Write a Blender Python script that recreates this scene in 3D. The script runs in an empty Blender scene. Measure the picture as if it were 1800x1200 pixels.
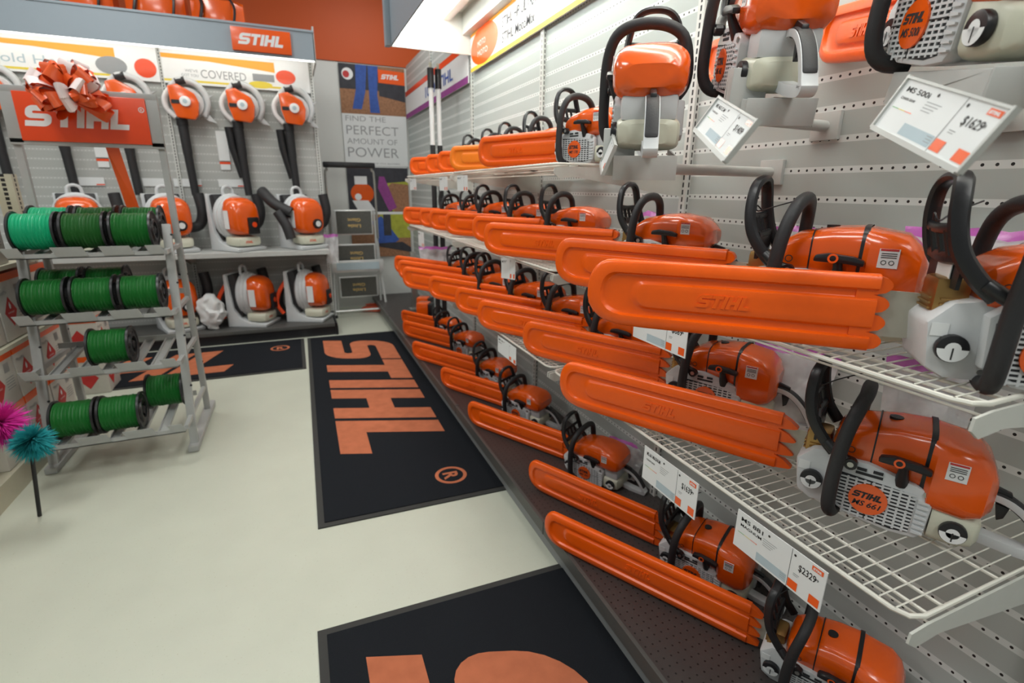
import bpy, bmesh, math, random
from mathutils import Vector as V, Matrix, noise
random.seed(7)
S = bpy.context.scene; COL = S.collection
R = math.radians
# ---------------------------------------------------------------- camera
cam = bpy.data.objects.new('camera', bpy.data.cameras.new('camera')); COL.objects.link(cam)
CY, CP, CR = R(22.7506), R(16.6487), R(-0.6111)
Fw = V((math.sin(CY)*math.cos(CP), math.cos(CY)*math.cos(CP), -math.sin(CP)))
Rt = V((math.cos(CY), -math.sin(CY), 0)); Dn = Fw.cross(Rt)
rx = Rt*math.cos(CR)+Dn*math.sin(CR); dy = -Rt*math.sin(CR)+Dn*math.cos(CR)
cam.matrix_world = Matrix(((rx.x, -dy.x, -Fw.x, 0), (rx.y, -dy.y, -Fw.y, 0), (rx.z, -dy.z, -Fw.z, 1.4), (0, 0, 0, 1)))
cam.data.sensor_width = 36; cam.data.lens = 892.67/1800*36; cam.data.clip_start = .02
S.camera = cam
cam.data.dof.use_dof = True; cam.data.dof.focus_distance = 1.1; cam.data.dof.aperture_fstop = 4.0
S.view_settings.view_transform = 'Standard'; S.view_settings.look = 'None'
S.view_settings.gamma = 1; S.view_settings.exposure = 0.0; S.view_settings.use_curve_mapping = False
# ---------------------------------------------------------------- world, ceiling lamps and an added fill at the back
W = bpy.data.worlds.new('World'); S.world = W; W.use_nodes = True
W.node_tree.nodes['Background'].inputs[0].default_value = (.93, 1, .97, 1)
W.node_tree.nodes['Background'].inputs[1].default_value = .27
def area(name, loc, rot, sx, sy, e, col=(1, 1, .97)):
    l = bpy.data.lights.new(name, 'AREA'); l.shape = 'RECTANGLE'; l.size = sx; l.size_y = sy; l.energy = e; l.color = col
    o = bpy.data.objects.new(name, l); COL.objects.link(o); o.location = loc; o.rotation_euler = rot
    return o
for i, (x, y, e) in enumerate([(-1.2, 0.9, 38), (-1.2, 3.6, 37), (-3.6, 2.2, 28), (0.1, -1.6, 30), (.95, 4.9, 22)]):  # last entry is an unseen fill light added to brighten the back wall
    area('ceiling_and_fill_light', (x, y, 3.55), (0, 0, 0), .6, 1.2, e)
# ---------------------------------------------------------------- materials
def mat(name, col, rough=.5, metal=0, var=.05, scale=30, bump=0, coat=0, emit=0, alpha=1, bscale=None, spec=.5):
    m = bpy.data.materials.new(name); m.use_nodes = True; nt = m.node_tree; p = nt.nodes['Principled BSDF']
    c = tuple(col)+(1,)
    if var:
        tc = nt.nodes.new('ShaderNodeTexCoord'); n = nt.nodes.new('ShaderNodeTexNoise'); n.inputs['Scale'].default_value = scale
        n.inputs['Detail'].default_value = 4
        nt.links.new(tc.outputs['Object'], n.inputs['Vector'])
        mx = nt.nodes.new('ShaderNodeMix'); mx.data_type = 'RGBA'
        mx.inputs[6].default_value = tuple(max(0, x*(1-var)) for x in col)+(1,)
        mx.inputs[7].default_value = tuple(min(1, x*(1+var)) for x in col)+(1,)
        nt.links.new(n.outputs['Fac'], mx.inputs[0]); nt.links.new(mx.outputs[2], p.inputs['Base Color'])
        if bump:
            b = nt.nodes.new('ShaderNodeBump'); b.inputs['Strength'].default_value = bump; b.inputs['Distance'].default_value = .002
            if bscale:
                n2 = nt.nodes.new('ShaderNodeTexNoise'); n2.inputs['Scale'].default_value = bscale
                nt.links.new(tc.outputs['Object'], n2.inputs['Vector']); nt.links.new(n2.outputs['Fac'], b.inputs['Height'])
            else: nt.links.new(n.outputs['Fac'], b.inputs['Height'])
            nt.links.new(b.outputs['Normal'], p.inputs['Normal'])
    else: p.inputs['Base Color'].default_value = c
    p.inputs['Roughness'].default_value = rough; p.inputs['Metallic'].default_value = metal
    p.inputs['Coat Weight'].default_value = coat; p.inputs['Coat Roughness'].default_value = .12
    p.inputs['Specular IOR Level'].default_value = spec
    if emit: p.inputs['Emission Color'].default_value = c; p.inputs['Emission Strength'].default_value = emit
    if alpha < 1: p.inputs['Alpha'].default_value = alpha
    return m
ORG = (.82, .105, .003)
M = {
 'scab': mat('scabbard_orange', (.88, .112, .002), .29, bump=.08, scale=60, spec=.45),
 'scaby': mat('scabbard_light_orange', (.93, .22, .01), .36, bump=.15, scale=60),
 'orange': mat('gloss_orange', ORG, .22, coat=.6, scale=8),
 'white': mat('grey_white_plastic', (.60, .62, .63), .38, scale=14),
 'black': mat('black_plastic', (.012, .012, .014), .36, bump=.1, scale=200),
 'rubber': mat('black_rubber', (.02, .02, .022), .55, bump=.2, scale=300),
 'dark': mat('dark_recess', (.025, .027, .03), .8),
 'bronze': mat('bronze_muffler', (.42, .25, .09), .33, .9, bump=.1),
 'steel': mat('steel', (.5, .5, .47), .35, .9),
 'barmetal': mat('bar_metal', (.48, .47, .40), .45, .3),
 'cream': mat('cream_tank', (.62, .62, .50), .4),
 'label': mat('paper_white', (.78, .80, .80), .5, var=.02),
 'dgrey': mat('dark_grey_ink', (.07, .07, .08), .6),
 'grey': mat('label_grey', (.30, .31, .32), .6),
 'wire': mat('wire_white', (.72, .71, .64), .35, scale=20, coat=.2),
 'bracket': mat('painted_bracket', (.56, .57, .53), .45),
 'tray': mat('grey_metal_tray', (.52, .53, .51), .42),
 'gfascia': mat('blue_grey_fascia', (.33, .39, .44), .5, var=.02),
 'canopyin': mat('canopy_inside_white', (.75, .75, .70), .6),
 'orwall': mat('orange_wall_paint', (.58, .078, .001), .55, var=.04, scale=3),
 'wall': mat('white_wall_paint', (.70, .71, .68), .6, var=.03, scale=2),
 'deck': mat('dark_brown_deck', (.050, .042, .040), .45, var=.2, scale=10),
 'deckedge': mat('dark_grey_edge', (.085, .085, .08), .45),
 'kick': mat('grey_kick_plate', (.23, .24, .24), .5),
 'ink': mat('ink', (.02, .02, .02), .6, var=0),
 'signor': mat('sign_orange', (.90, .11, .006), .3, var=.02, coat=.3),
 'signred': mat('sign_red_orange', (.85, .07, .008), .3, var=.02, coat=.3),
 'signwhite': mat('sign_white', (.85, .85, .85), .35, var=.02),
 'yellow': mat('yellow_stripe', (.80, .62, .06), .5, var=.02),
 'amber': mat('amber_stripe', (.90, .38, .03), .5, var=.02),
 'green': mat('green_bar', (.12, .40, .10), .5, var=0),
 'red': mat('red_print', (.55, .03, .03), .5, var=.05),
 'line': mat('green_trimmer_line', (.013, .155, .026), .4, scale=60),
 'linet': mat('teal_trimmer_line', (.01, .42, .20), .4, scale=60),
 'lined': mat('dark_green_trimmer_line', (.02, .13, .025), .4, scale=60),
 'spool': mat('black_spool', (.02, .02, .022), .35),
 'rackm': mat('rack_grey', (.40, .41, .40), .42),
 'gondola': mat('cream_gondola', (.50, .48, .37), .5),
 'carton': mat('white_carton', (.60, .58, .53), .6),
 'ribbon': mat('orange_ribbon', (.90, .12, .02), .35, coat=.3),
 'ribbonw': mat('white_ribbon', (.85, .72, .70), .35, coat=.2),
 'blue': mat('denim_blue', (.04, .10, .38), .7, var=.3),
 'leaf': mat('leaf_litter', (.34, .17, .09), .8, var=.6, scale=40),
 'grass': mat('grass_print', (.40, .42, .05), .8, var=.4, scale=20),
 'dkprint': mat('dark_print', (.04, .04, .05), .7, var=.4, scale=20),
 'purple': mat('purple_print', (.28, .05, .25), .6, var=.3),
 'alu': mat('aluminium', (.72, .73, .72), .3, .4),
 'tread': mat('ladder_tread', (.09, .09, .08), .7, var=.2, scale=40),
 'gold': mat('gold_print', (.55, .38, .14), .5),
 'cord': mat('orange_cord', (.62, .10, .04), .5),
 'pinkf': mat('pink_feathers', (.70, .02, .35), .8, var=.3, scale=50),
 'tealf': mat('teal_feathers', (.01, .30, .33), .8, var=.3, scale=50),
 'paleblue': mat('pale_blue_print', (.45, .55, .60), .6),
 'tube': mat('lamp_tube', (1, 1, .95), .5, var=0, emit=22),
 'tubeb': mat('lamp_tube_back', (1, 1, .95), .5, var=0, emit=6),
 'led': mat('led_strip', (1, .98, .9), .5, var=0, emit=5),
 'matblack': mat('mat_black_pile', (.016, .018, .022), .95, var=.5, scale=400, bump=1, bscale=900, spec=.1),
 'matorange': mat('mat_orange_pile', (.54, .17, .085), .95, var=.25, scale=14, bump=1, bscale=900, spec=.1),
 'matrubber': mat('mat_rubber', (.030, .030, .028), .8),
}
def film(name, col, a):
    m = bpy.data.materials.new(name); m.use_nodes = True; nt = m.node_tree; nt.nodes.clear()
    o = nt.nodes.new('ShaderNodeOutputMaterial'); t = nt.nodes.new('ShaderNodeBsdfTransparent'); p = nt.nodes.new('ShaderNodeBsdfPrincipled')
    p.inputs['Base Color'].default_value = tuple(col)+(1,); p.inputs['Roughness'].default_value = .15
    n = nt.nodes.new('ShaderNodeTexNoise'); n.inputs['Scale'].default_value = 25; mr = nt.nodes.new('ShaderNodeMapRange')
    mr.inputs[3].default_value = a*.5; mr.inputs[4].default_value = min(1, a*1.5)
    x = nt.nodes.new('ShaderNodeMixShader')
    tc = nt.nodes.new('ShaderNodeTexCoord'); nt.links.new(tc.outputs['Object'], n.inputs['Vector'])
    nt.links.new(n.outputs['Fac'], mr.inputs[0]); nt.links.new(mr.outputs[0], x.inputs[0])
    nt.links.new(t.outputs[0], x.inputs[1]); nt.links.new(p.outputs[0], x.inputs[2]); nt.links.new(x.outputs[0], o.inputs[0])
    return m
M['film'] = film('clear_bag_film', (.8, .8, .82), .48)
M['seal'] = film('purple_seal', (.55, .12, .5), .8)
def nmath(nt, op, a, b=None, c=None):
    n = nt.nodes.new('ShaderNodeMath'); n.operation = op
    for i, v in enumerate((a, b, c)):
        if v is None: continue
        if isinstance(v, (int, float)): n.inputs[i].default_value = v
        else: nt.links.new(v, n.inputs[i])
    return n.outputs[0]
def pegmat(name, axis, base, strip, u0, z0, hole):
    """perforated slat panel: rows every 76.2 mm, holes every 25.4 mm, in object space"""
    m = bpy.data.materials.new(name); m.use_nodes = True; nt = m.node_tree; p = nt.nodes['Principled BSDF']
    tc = nt.nodes.new('ShaderNodeTexCoord'); sp = nt.nodes.new('ShaderNodeSeparateXYZ'); nt.links.new(tc.outputs['Object'], sp.inputs[0])
    u = sp.outputs[axis]; z = sp.outputs[2]
    fu = nmath(nt, 'PINGPONG', nmath(nt, 'SUBTRACT', u, u0), .0127)
    fz = nmath(nt, 'PINGPONG', nmath(nt, 'SUBTRACT', z, z0), .0381)
    r = nmath(nt, 'SQRT', nmath(nt, 'ADD', nmath(nt, 'MULTIPLY', fu, fu), nmath(nt, 'MULTIPLY', fz, fz)))
    h = nmath(nt, 'LESS_THAN', r, .0034)
    st = nmath(nt, 'LESS_THAN', fz, .0085)
    a = nt.nodes.new('ShaderNodeMix'); a.data_type = 'RGBA'; a.inputs[6].default_value = tuple(base)+(1,); a.inputs[7].default_value = tuple(strip)+(1,)
    nt.links.new(st, a.inputs[0])
    b = nt.nodes.new('ShaderNodeMix'); b.data_type = 'RGBA'; b.inputs[7].default_value = tuple(hole)+(1,)
    nt.links.new(h, b.inputs[0]); nt.links.new(a.outputs[2], b.inputs[6]); nt.links.new(b.outputs[2], p.inputs['Base Color'])
    p.inputs['Roughness'].default_value = .5
    return m
M['pegR'] = pegmat('perforated_panel_white', 1, (.45, .495, .475), (.70, .74, .72), 1.4935, 1.3827, (.01, .01, .01))
M['pegB'] = pegmat('perforated_panel_back', 0, (.44, .45, .43), (.50, .51, .49), 0, 1.38, (.80, .80, .78))  # pale hole colour paints in light showing through the holes
def slotmat(name, base):
    m = bpy.data.materials.new(name); m.use_nodes = True; nt = m.node_tree; p = nt.nodes['Principled BSDF']
    tc = nt.nodes.new('ShaderNodeTexCoord'); sp = nt.nodes.new('ShaderNodeSeparateXYZ'); nt.links.new(tc.outputs['Generated'], sp.inputs[0])
    tc2 = sp.outputs; so = nt.nodes.new('ShaderNodeSeparateXYZ'); nt.links.new(tc.outputs['Object'], so.inputs[0])
    fz = nmath(nt, 'LESS_THAN', nmath(nt, 'PINGPONG', so.outputs[2], .0127), .0085)
    cu = nmath(nt, 'MULTIPLY', nmath(nt, 'LESS_THAN', nmath(nt, 'ABSOLUTE', nmath(nt, 'SUBTRACT', sp.outputs[1], .5)), .12),
               1.0)
    cx = nmath(nt, 'LESS_THAN', nmath(nt, 'ABSOLUTE', nmath(nt, 'SUBTRACT', sp.outputs[0], .5)), .12)
    e = nmath(nt, 'MAXIMUM', cu, cx)
    a = nt.nodes.new('ShaderNodeMix'); a.data_type = 'RGBA'; a.inputs[6].default_value = tuple(base)+(1,); a.inputs[7].default_value = (.01, .01, .01, 1)
    nt.links.new(nmath(nt, 'MULTIPLY', fz, e), a.inputs[0]); nt.links.new(a.outputs[2], p.inputs['Base Color']); p.inputs['Roughness'].default_value = .5
    return m
M['slotw'] = slotmat('slotted_upright_white', (.62, .63, .60)); M['slotc'] = slotmat('slotted_upright_cream', (.52, .50, .38))
def floormat():
    m = mat('vinyl_floor', (.53, .55, .46), .38, var=.06, scale=5, spec=.4); nt = m.node_tree; p = nt.nodes['Principled BSDF']
    tc = nt.nodes.new('ShaderNodeTexCoord'); n = nt.nodes.new('ShaderNodeTexNoise'); n.inputs['Scale'].default_value = 140; n.inputs['Detail'].default_value = 2
    nt.links.new(tc.outputs['Object'], n.inputs['Vector']); src = p.inputs['Base Color'].links[0].from_socket
    r = nt.nodes.new('ShaderNodeValToRGB'); r.color_ramp.elements[0].position = .27; r.color_ramp.elements[1].position = .33
    r.color_ramp.elements[0].color = (.86, .84, .78, 1); r.color_ramp.elements[1].color = (1, 1, 1, 1)
    x = nt.nodes.new('ShaderNodeMix'); x.data_type = 'RGBA'; x.blend_type = 'MULTIPLY'; x.inputs[0].default_value = 1
    nt.links.new(n.outputs['Fac'], r.inputs[0]); nt.links.new(src, x.inputs[6]); nt.links.new(r.outputs[0], x.inputs[7]); nt.links.new(x.outputs[2], p.inputs['Base Color'])
    return m
M['floor'] = floormat()
def deckmat():
    m = M['deck']; nt = m.node_tree; p = nt.nodes['Principled BSDF']; src = p.inputs['Base Color'].links[0].from_socket
    tc = nt.nodes.new('ShaderNodeTexCoord'); sp = nt.nodes.new('ShaderNodeSeparateXYZ'); nt.links.new(tc.outputs['Object'], sp.inputs[0])
    fx = nmath(nt, 'PINGPONG', sp.outputs[0], .0127); fy = nmath(nt, 'PINGPONG', sp.outputs[1], .0127)
    h = nmath(nt, 'LESS_THAN', nmath(nt, 'SQRT', nmath(nt, 'ADD', nmath(nt, 'MULTIPLY', fx, fx), nmath(nt, 'MULTIPLY', fy, fy))), .003)
    x = nt.nodes.new('ShaderNodeMix'); x.data_type = 'RGBA'; x.inputs[7].default_value = (.004, .004, .004, 1)
    nt.links.new(h, x.inputs[0]); nt.links.new(src, x.inputs[6]); nt.links.new(x.outputs[2], p.inputs['Base Color'])
deckmat()
# ---------------------------------------------------------------- mesh helpers
XH, YH, ZH = V((1, 0, 0)), V((0, 1, 0)), V((0, 0, 1))
class MB:
    def __init__(s): s.v = []; s.f = []
    def add(s, vs, fs, mx=None):
        b = len(s.v); s.v += [(mx @ V(p)) if mx else V(p) for p in vs]; s.f += [[b+i for i in f] for f in fs]; return s
    def box(s, c, d, rot=None):
        hx, hy, hz = d[0]/2, d[1]/2, d[2]/2
        vs = [V((x*hx, y*hy, z*hz)) for x in (-1, 1) for y in (-1, 1) for z in (-1, 1)]
        if rot: vs = [rot @ v for v in vs]
        return s.add([v+V(c) for v in vs], [(0, 1, 3, 2), (4, 6, 7, 5), (0, 4, 5, 1), (2, 3, 7, 6), (0, 2, 6, 4), (1, 5, 7, 3)])
    def bb(s, x0, x1, y0, y1, z0, z1): return s.box(((x0+x1)/2, (y0+y1)/2, (z0+z1)/2), (x1-x0, y1-y0, z1-z0))
    def quad(s, a, b, c, d): return s.add([a, b, c, d], [(0, 1, 2, 3)])
    def tube(s, path, r, n=10, closed=False, sq=1, cap=True):
        P = [V(p) for p in path]; N = len(P); rs = r if isinstance(r, (list, tuple)) else [r]*N
        vs = []; up = None
        for i, p in enumerate(P):
            t = (P[(i+1) % N]-P[i-1]) if closed else (P[min(i+1, N-1)]-P[max(i-1, 0)]); t.normalize()
            if up is None:
                up = V((0, 0, 1)) if abs(t.z) < .9 else V((1, 0, 0))
            a = (up-t*up.dot(t)); a = a.normalized() if a.length > 1e-6 else t.orthogonal().normalized(); up = a; b = t.cross(a)
            for k in range(n):
                w = 2*math.pi*k/n; vs.append(p+a*math.cos(w)*rs[i]*sq+b*math.sin(w)*rs[i])
        fs = []
        for i in range(N if closed else N-1):
            j = (i+1) % N
            for k in range(n): fs.append((i*n+k, i*n+(k+1) % n, j*n+(k+1) % n, j*n+k))
        if not closed and cap: fs += [tuple(range(n))[::-1], tuple((N-1)*n+k for k in range(n))]
        return s.add(vs, fs)
    def cyl(s, a, b, r, n=20, r2=None): return s.tube([a, b], [r, r if r2 is None else r2], n)
    def prism(s, poly, fr, d):
        """poly 2-D, fr=(O,u,v) frame; extruded by d along u x v"""
        O, u, v = map(V, fr); w = u.cross(v).normalized()*d; n = len(poly)
        vs = [O+u*a+v*b for a, b in poly]; vs += [p+w for p in vs]
        return s.add(vs, [tuple(range(n))[::-1], tuple(range(n, 2*n))]+[(i, (i+1) % n, n+(i+1) % n, n+i) for i in range(n)])
    def loft(s, rings, cap=True):
        n = len(rings[0]); vs = [p for r in rings for p in r]; fs = []
        for i in range(len(rings)-1):
            for k in range(n): fs.append((i*n+k, i*n+(k+1) % n, (i+1)*n+(k+1) % n, (i+1)*n+k))
        if cap: fs += [tuple(range(n))[::-1], tuple((len(rings)-1)*n+k for k in range(n))]
        return s.add(vs, fs)
    def flat(s, polys, fr, off=0):
        O, u, v = map(V, fr); w = u.cross(v).normalized()*off
        for p in polys: s.add([O+u*a+v*b+w for a, b in p], [tuple(range(len(p)))])
        return s
    def sphere(s, c, r, nu=20, nv=12, squash=(1, 1, 1)):
        vs = [(c[0]+r*squash[0]*math.sin(math.pi*j/nv)*math.cos(2*math.pi*i/nu), c[1]+r*squash[1]*math.sin(math.pi*j/nv)*math.sin(2*math.pi*i/nu), c[2]+r*squash[2]*math.cos(math.pi*j/nv)) for j in range(nv+1) for i in range(nu)]
        return s.add(vs, [(j*nu+i, j*nu+(i+1) % nu, (j+1)*nu+(i+1) % nu, (j+1)*nu+i) for j in range(nv) for i in range(nu)])
    def strip(s, pts, y0, y1, t):
        """flat bar of thickness t following (x, z) points, from y0 to y1"""
        P = [V((a, 0, b)) for a, b in pts]; rings = []
        for i, p in enumerate(P):
            d = P[min(i+1, len(P)-1)]-P[max(i-1, 0)]; n = V((-d.z, 0, d.x)).normalized()*(t[i] if isinstance(t, list) else t)/2
            rings.append([p+n+YH*y0, p+n+YH*y1, p-n+YH*y1, p-n+YH*y0])
        return s.loft(rings)
    def xf(s, mx): s.v = [mx @ p for p in s.v]; return s
    def build(s, name, m, parent=None, smooth=False, bevel=0, seg=2, recalc=True):
        me = bpy.data.meshes.new(name); me.from_pydata([tuple(p) for p in s.v], [], s.f)
        bm = bmesh.new(); bm.from_mesh(me); bmesh.ops.remove_doubles(bm, verts=bm.verts, dist=1e-5)
        if recalc: bmesh.ops.recalc_face_normals(bm, faces=bm.faces)
        if bevel: 
            ed = [e for e in bm.edges if len(e.link_faces) == 2 and e.calc_face_angle(0) > .5]
            bmesh.ops.bevel(bm, geom=ed, offset=bevel, segments=seg, profile=.6, affect='EDGES', clamp_overlap=True)
        bm.to_mesh(me); bm.free(); me.materials.append(M[m] if isinstance(m, str) else m)
        if smooth or bevel:
            for p in me.polygons: p.use_smooth = True
            me.set_sharp_from_angle(angle=R(38))
        o = bpy.data.objects.new(name, me); COL.objects.link(o)
        if parent: o.parent = parent
        return o
def tag(o, label, cat, group=None):
    o['label'] = label; o['category'] = cat
    if group: o['group'] = group
    return o
def thing(name, label, cat, loc=(0, 0, 0), rz=0, group=None):
    o = bpy.data.objects.new(name, None); COL.objects.link(o); o.location = loc; o.rotation_euler = (0, 0, rz); o.empty_display_size = .05
    return tag(o, label, cat, group)
def struct(o): o['kind'] = 'structure'; return o
def copy_tree(o, parent=None):
    c = o.copy(); COL.objects.link(c); c.parent = parent
    for ch in list(o.children): copy_tree(ch, c)
    return c
def catmull(P, n=6, closed=False):
    P = [V(p) for p in P]; out = []; N = len(P)
    for i in range(N if closed else N-1):
        a, b, c, d = (P[(i-1) % N], P[i], P[(i+1) % N], P[(i+2) % N]) if closed else (P[max(i-1, 0)], P[i], P[i+1], P[min(i+2, N-1)])
        for k in range(n):
            t = k/n; out.append(.5*((2*b)+(c-a)*t+(2*a-5*b+4*c-d)*t*t+(3*b-a-3*c+d)*t**3))
    if not closed: out.append(P[-1])
    return out
# ---- writing
_tc = {}
def txt(s, bold=0):
    k = (s, bold)
    if k in _tc: return _tc[k]
    cu = bpy.data.curves.new('t', 'FONT'); cu.body = s; cu.size = 1; cu.offset = bold; cu.resolution_u = 3; cu.align_x = 'LEFT'
    o = bpy.data.objects.new('t', cu); COL.objects.link(o); bpy.context.view_layer.update()
    me = bpy.data.meshes.new_from_object(o.evaluated_get(bpy.context.evaluated_depsgraph_get()))
    r = ([(v.co.x, v.co.y) for v in me.vertices], [tuple(p.vertices) for p in me.polygons])
    bpy.data.objects.remove(o); bpy.data.curves.remove(cu); bpy.data.meshes.remove(me); _tc[k] = r
    return r
def put_text(mb, s, fr, h, off=.0004, bold=0, width=None, shear=0, center=False):
    """cap height h; optional forced width"""
    vs, fs = txt(s, bold); k = h/.7
    if not vs: return
    x0 = min(v[0] for v in vs); x1 = max(v[0] for v in vs)
    kx = width/(x1-x0) if width else k
    O, u, v = map(V, fr); w = u.cross(v).normalized()*off; dx = -(x0+x1)/2 if center else -x0
    mb.add([O+u*((a+dx)*kx+b*k*shear)+v*(b*k)+w for a, b in vs], fs)
def arc(cx, cy, r, a0, a1, n=6): return [(cx+r*math.cos(R(a0+(a1-a0)*q/n)), cy+r*math.sin(R(a0+(a1-a0)*q/n))) for q in range(n+1)]
LOGO = [(0, [(.95, 1)]+arc(.28, .72, .28, 90, 180)+arc(.22, .60, .22, 180, 270)+arc(.64, .325, .055, 90, -90, 4)+[(0, .27), (0, 0)]+arc(.66, .29, .29, -90, 0)+arc(.73, .40, .22, 0, 90)+arc(.31, .68, .06, 270, 90, 4)+[(.95, .74)]),
 (1.0, [(0, 1), (0, .74), (.26, .74), (.26, 0), (.54, 0), (.54, .74), (.80, .74), (.80, 1)]),
 (1.87, [(0, 0), (.28, 0), (.28, 1), (0, 1)]),
 (2.22, [(0, 0), (.28, 0), (.28, .37), (.57, .37), (.57, 0), (.85, 0), (.85, 1), (.57, 1), (.57, .63), (.28, .63), (.28, 1), (0, 1)]),
 (3.14, [(0, 0), (.74, 0), (.74, .27), (.28, .27), (.28, 1), (0, 1)])]
LW = 3.88
def logo(mb, fr, w, h, off=.0005, shear=.28, d=0):
    """the five-letter wordmark, w wide (before slant), h high, lower-left corner at the frame's origin"""
    O, u, v = map(V, fr)
    for x, p in LOGO:
        q = [(((x+a)/LW)*w+b*h*shear, b*h) for a, b in p]
        if d: mb.prism(q, (O, u, v), d)
        else: mb.flat([q], (O, u, v), off)
def circ(cx, cy, r, n=28, ry=None): return [(cx+r*math.cos(2*math.pi*k/n), cy+(ry or r)*math.sin(2*math.pi*k/n)) for k in range(n)]
def rect(x0, x1, y0, y1): return [(x0, y0), (x1, y0), (x1, y1), (x0, y1)]
def ringpoly(mb, c, r0, r1, fr, off, n=36):
    O, u, v = map(V, fr); w = u.cross(v).normalized()*off
    vs = []
    for k in range(n):
        a = 2*math.pi*k/n
        for r in (r0, r1): vs.append(O+u*(c[0]+r*math.cos(a))+v*(c[1]+r*math.sin(a))+w)
    mb.add(vs, [(2*k, 2*k+1, (2*k+3) % (2*n), (2*k+2) % (2*n)) for k in range(n)])
# ================================================================ room
struct(MB().bb(-6, 3, -4, 6.4, -.1, 0).build('floor', 'floor'))
wb = struct(MB().bb(-6, 3, 6.4, 6.5, 0, 2.71).build('wall_back', 'wall'))
struct(MB().bb(-6, 3, 6.385, 6.5, 2.712, 4.2).build('wall_back_upper', 'orwall'))
struct(MB().bb(1.95, 2.05, -4, 6.4, 0, 4.2).build('wall_right', 'wall'))
struct(MB().bb(1.03, 1.95, 6.388, 6.40, 0.0, .09).build('baseboard_back', 'wall'))
# ================================================================ right-hand gondola (along the wall)
BY = [-0.90, 0.32, 1.54, 2.76, 3.98, 5.20, 6.36]
g = thing('gondola_shelving', 'long white perforated wall gondola with a dark base deck along the right side', 'shelving')
MB().bb(1.33, 1.36, BY[0], BY[-1], .13, 2.72).build('back_panel', 'pegR', g)
for y in BY[:-1]:
    MB().bb(1.312, 1.335, y-.016, y+.016, .13, 2.72).build('upright', 'slotw', g)
MB().bb(.80, 1.33, BY[0], BY[-1], .12, .135).build('base_deck', 'deck', g)
d = MB().bb(.787, .80, BY[0], BY[-1], .085, .137)
for y in BY[1:-1]: d.bb(.785, .81, y-.004, y+.004, .085, .139)
d.build('deck_edge', 'deckedge', g)
MB().bb(.815, .83, BY[0], BY[-1], 0.0, .09).build('kick_plate', 'kick', g)
MB().bb(.835, 1.33, BY[0], BY[-1], 0.0, .12).build('base_frame', 'dark', g)

def bracket(parent, y, z, x0=.80):
    MB().prism([(x0-.01, -.012), (x0+.03, -.008), (1.315, -.008), (1.315, -.10), (1.25, -.095), (x0+.07, -.04), (x0+.01, -.045), (x0-.012, -.03)], ((0, y+.002, z), XH, ZH), .004).build('bracket', 'bracket', parent)
def wire_shelf(y0, y1, z, label):
    t = thing('wire_shelf', label, 'shelf', (0, 0, 0), 0, None)
    m = MB(); a, b = y0+.012, y1-.012; n = round((b-a)/.0254)
    for i in range(1, n):
        y = a+(b-a)*i/n; m.tube([(.80, y, z+.004), (1.305, y, z+.004)], .0015, 5, cap=False)
    for x, dz, r in ((.845, -.004, .003), (.884, -.004, .003), (1.04, -.004, .003), (1.17, -.004, .003), (.862, -.03, .0022)):
        m.tube([(x, a, z+dz), (x, b, z+dz)], r, 6, cap=False)
    m.build('wire_grid', 'wire', t, smooth=True)
    c = .03
    p = [(1.305, a, z), (.80+c, a, z), (.80+c*.3, a+c*.3, z), (.80, a+c, z), (.80, b-c, z), (.80+c*.3, b-c*.3, z), (.80+c, b, z), (1.305, b, z)]
    MB().tube(p, .0042, 8, closed=True).build('rim_rod', 'wire', t, smooth=True)
    bracket(t, y0+.006, z); bracket(t, y1-.010, z)
    return t
Z1, Z2, Z3, Z0 = 1.482, 1.133, .780, .137
pos = ['nearest bay', 'middle bay', 'far bay']
for i in range(3):
    wire_shelf(BY[1+i], BY[2+i], Z3, 'white wire shelf of the lower row of saws, %s' % pos[i])
    wire_shelf(BY[1+i], BY[2+i], Z2, 'white wire shelf at chest height, %s' % pos[i])
for i in range(1, 3): wire_shelf(BY[1+i], BY[2+i], Z1, 'uppermost white wire shelf, %s' % pos[i])
# canopy with lamps
k = thing('canopy', 'lit grey canopy overhanging the top of the right-hand saw wall', 'canopy')
MB().bb(.725, .737, -.9, 3.96, 2.335, 2.63).build('fascia', 'gfascia', k, bevel=.003)
MB().bb(.737, 1.33, -.9, 3.96, 2.60, 2.62).build('top_panel', 'canopyin', k)
MB().bb(.700, 1.33, 3.945, 3.96, 2.335, 2.63).build('end_panel', 'canopyin', k)
MB().bb(.690, .725, 3.90, 3.97, 2.33, 2.64).build('end_trim', 'gfascia', k, bevel=.003)
for x in (.93, 1.12): MB().bb(x-.03, x+.03, -.9, 3.93, 2.53, 2.60).build('lamp_housing', 'canopyin', k, bevel=.006)
MB().bb(1.24, 1.30, -.9, 3.94, 2.455, 2.60).build('rear_valance', 'bracket', k, bevel=.004)
for y in (-.3, .93, 2.16, 3.36):
    MB().cyl((.80, y-.57, 2.42), (.80, y+.57, 2.42), .017, 14).build('fluorescent_tube', 'tube', k, smooth=True)
    MB().cyl((1.02, y-.57, 2.55), (1.02, y+.57, 2.55), .017, 14).build('fluorescent_tube', 'tube', k, smooth=True)
m = MB().prism([(-.10, 0), (.10, 0), (.10, -.16), (0, -.26), (-.10, -.16)], ((.724, 3.30, 2.70), -YH, ZH), .01)
s_ = m.build('hanging_pennant', 'signor', k, bevel=.002)
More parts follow.
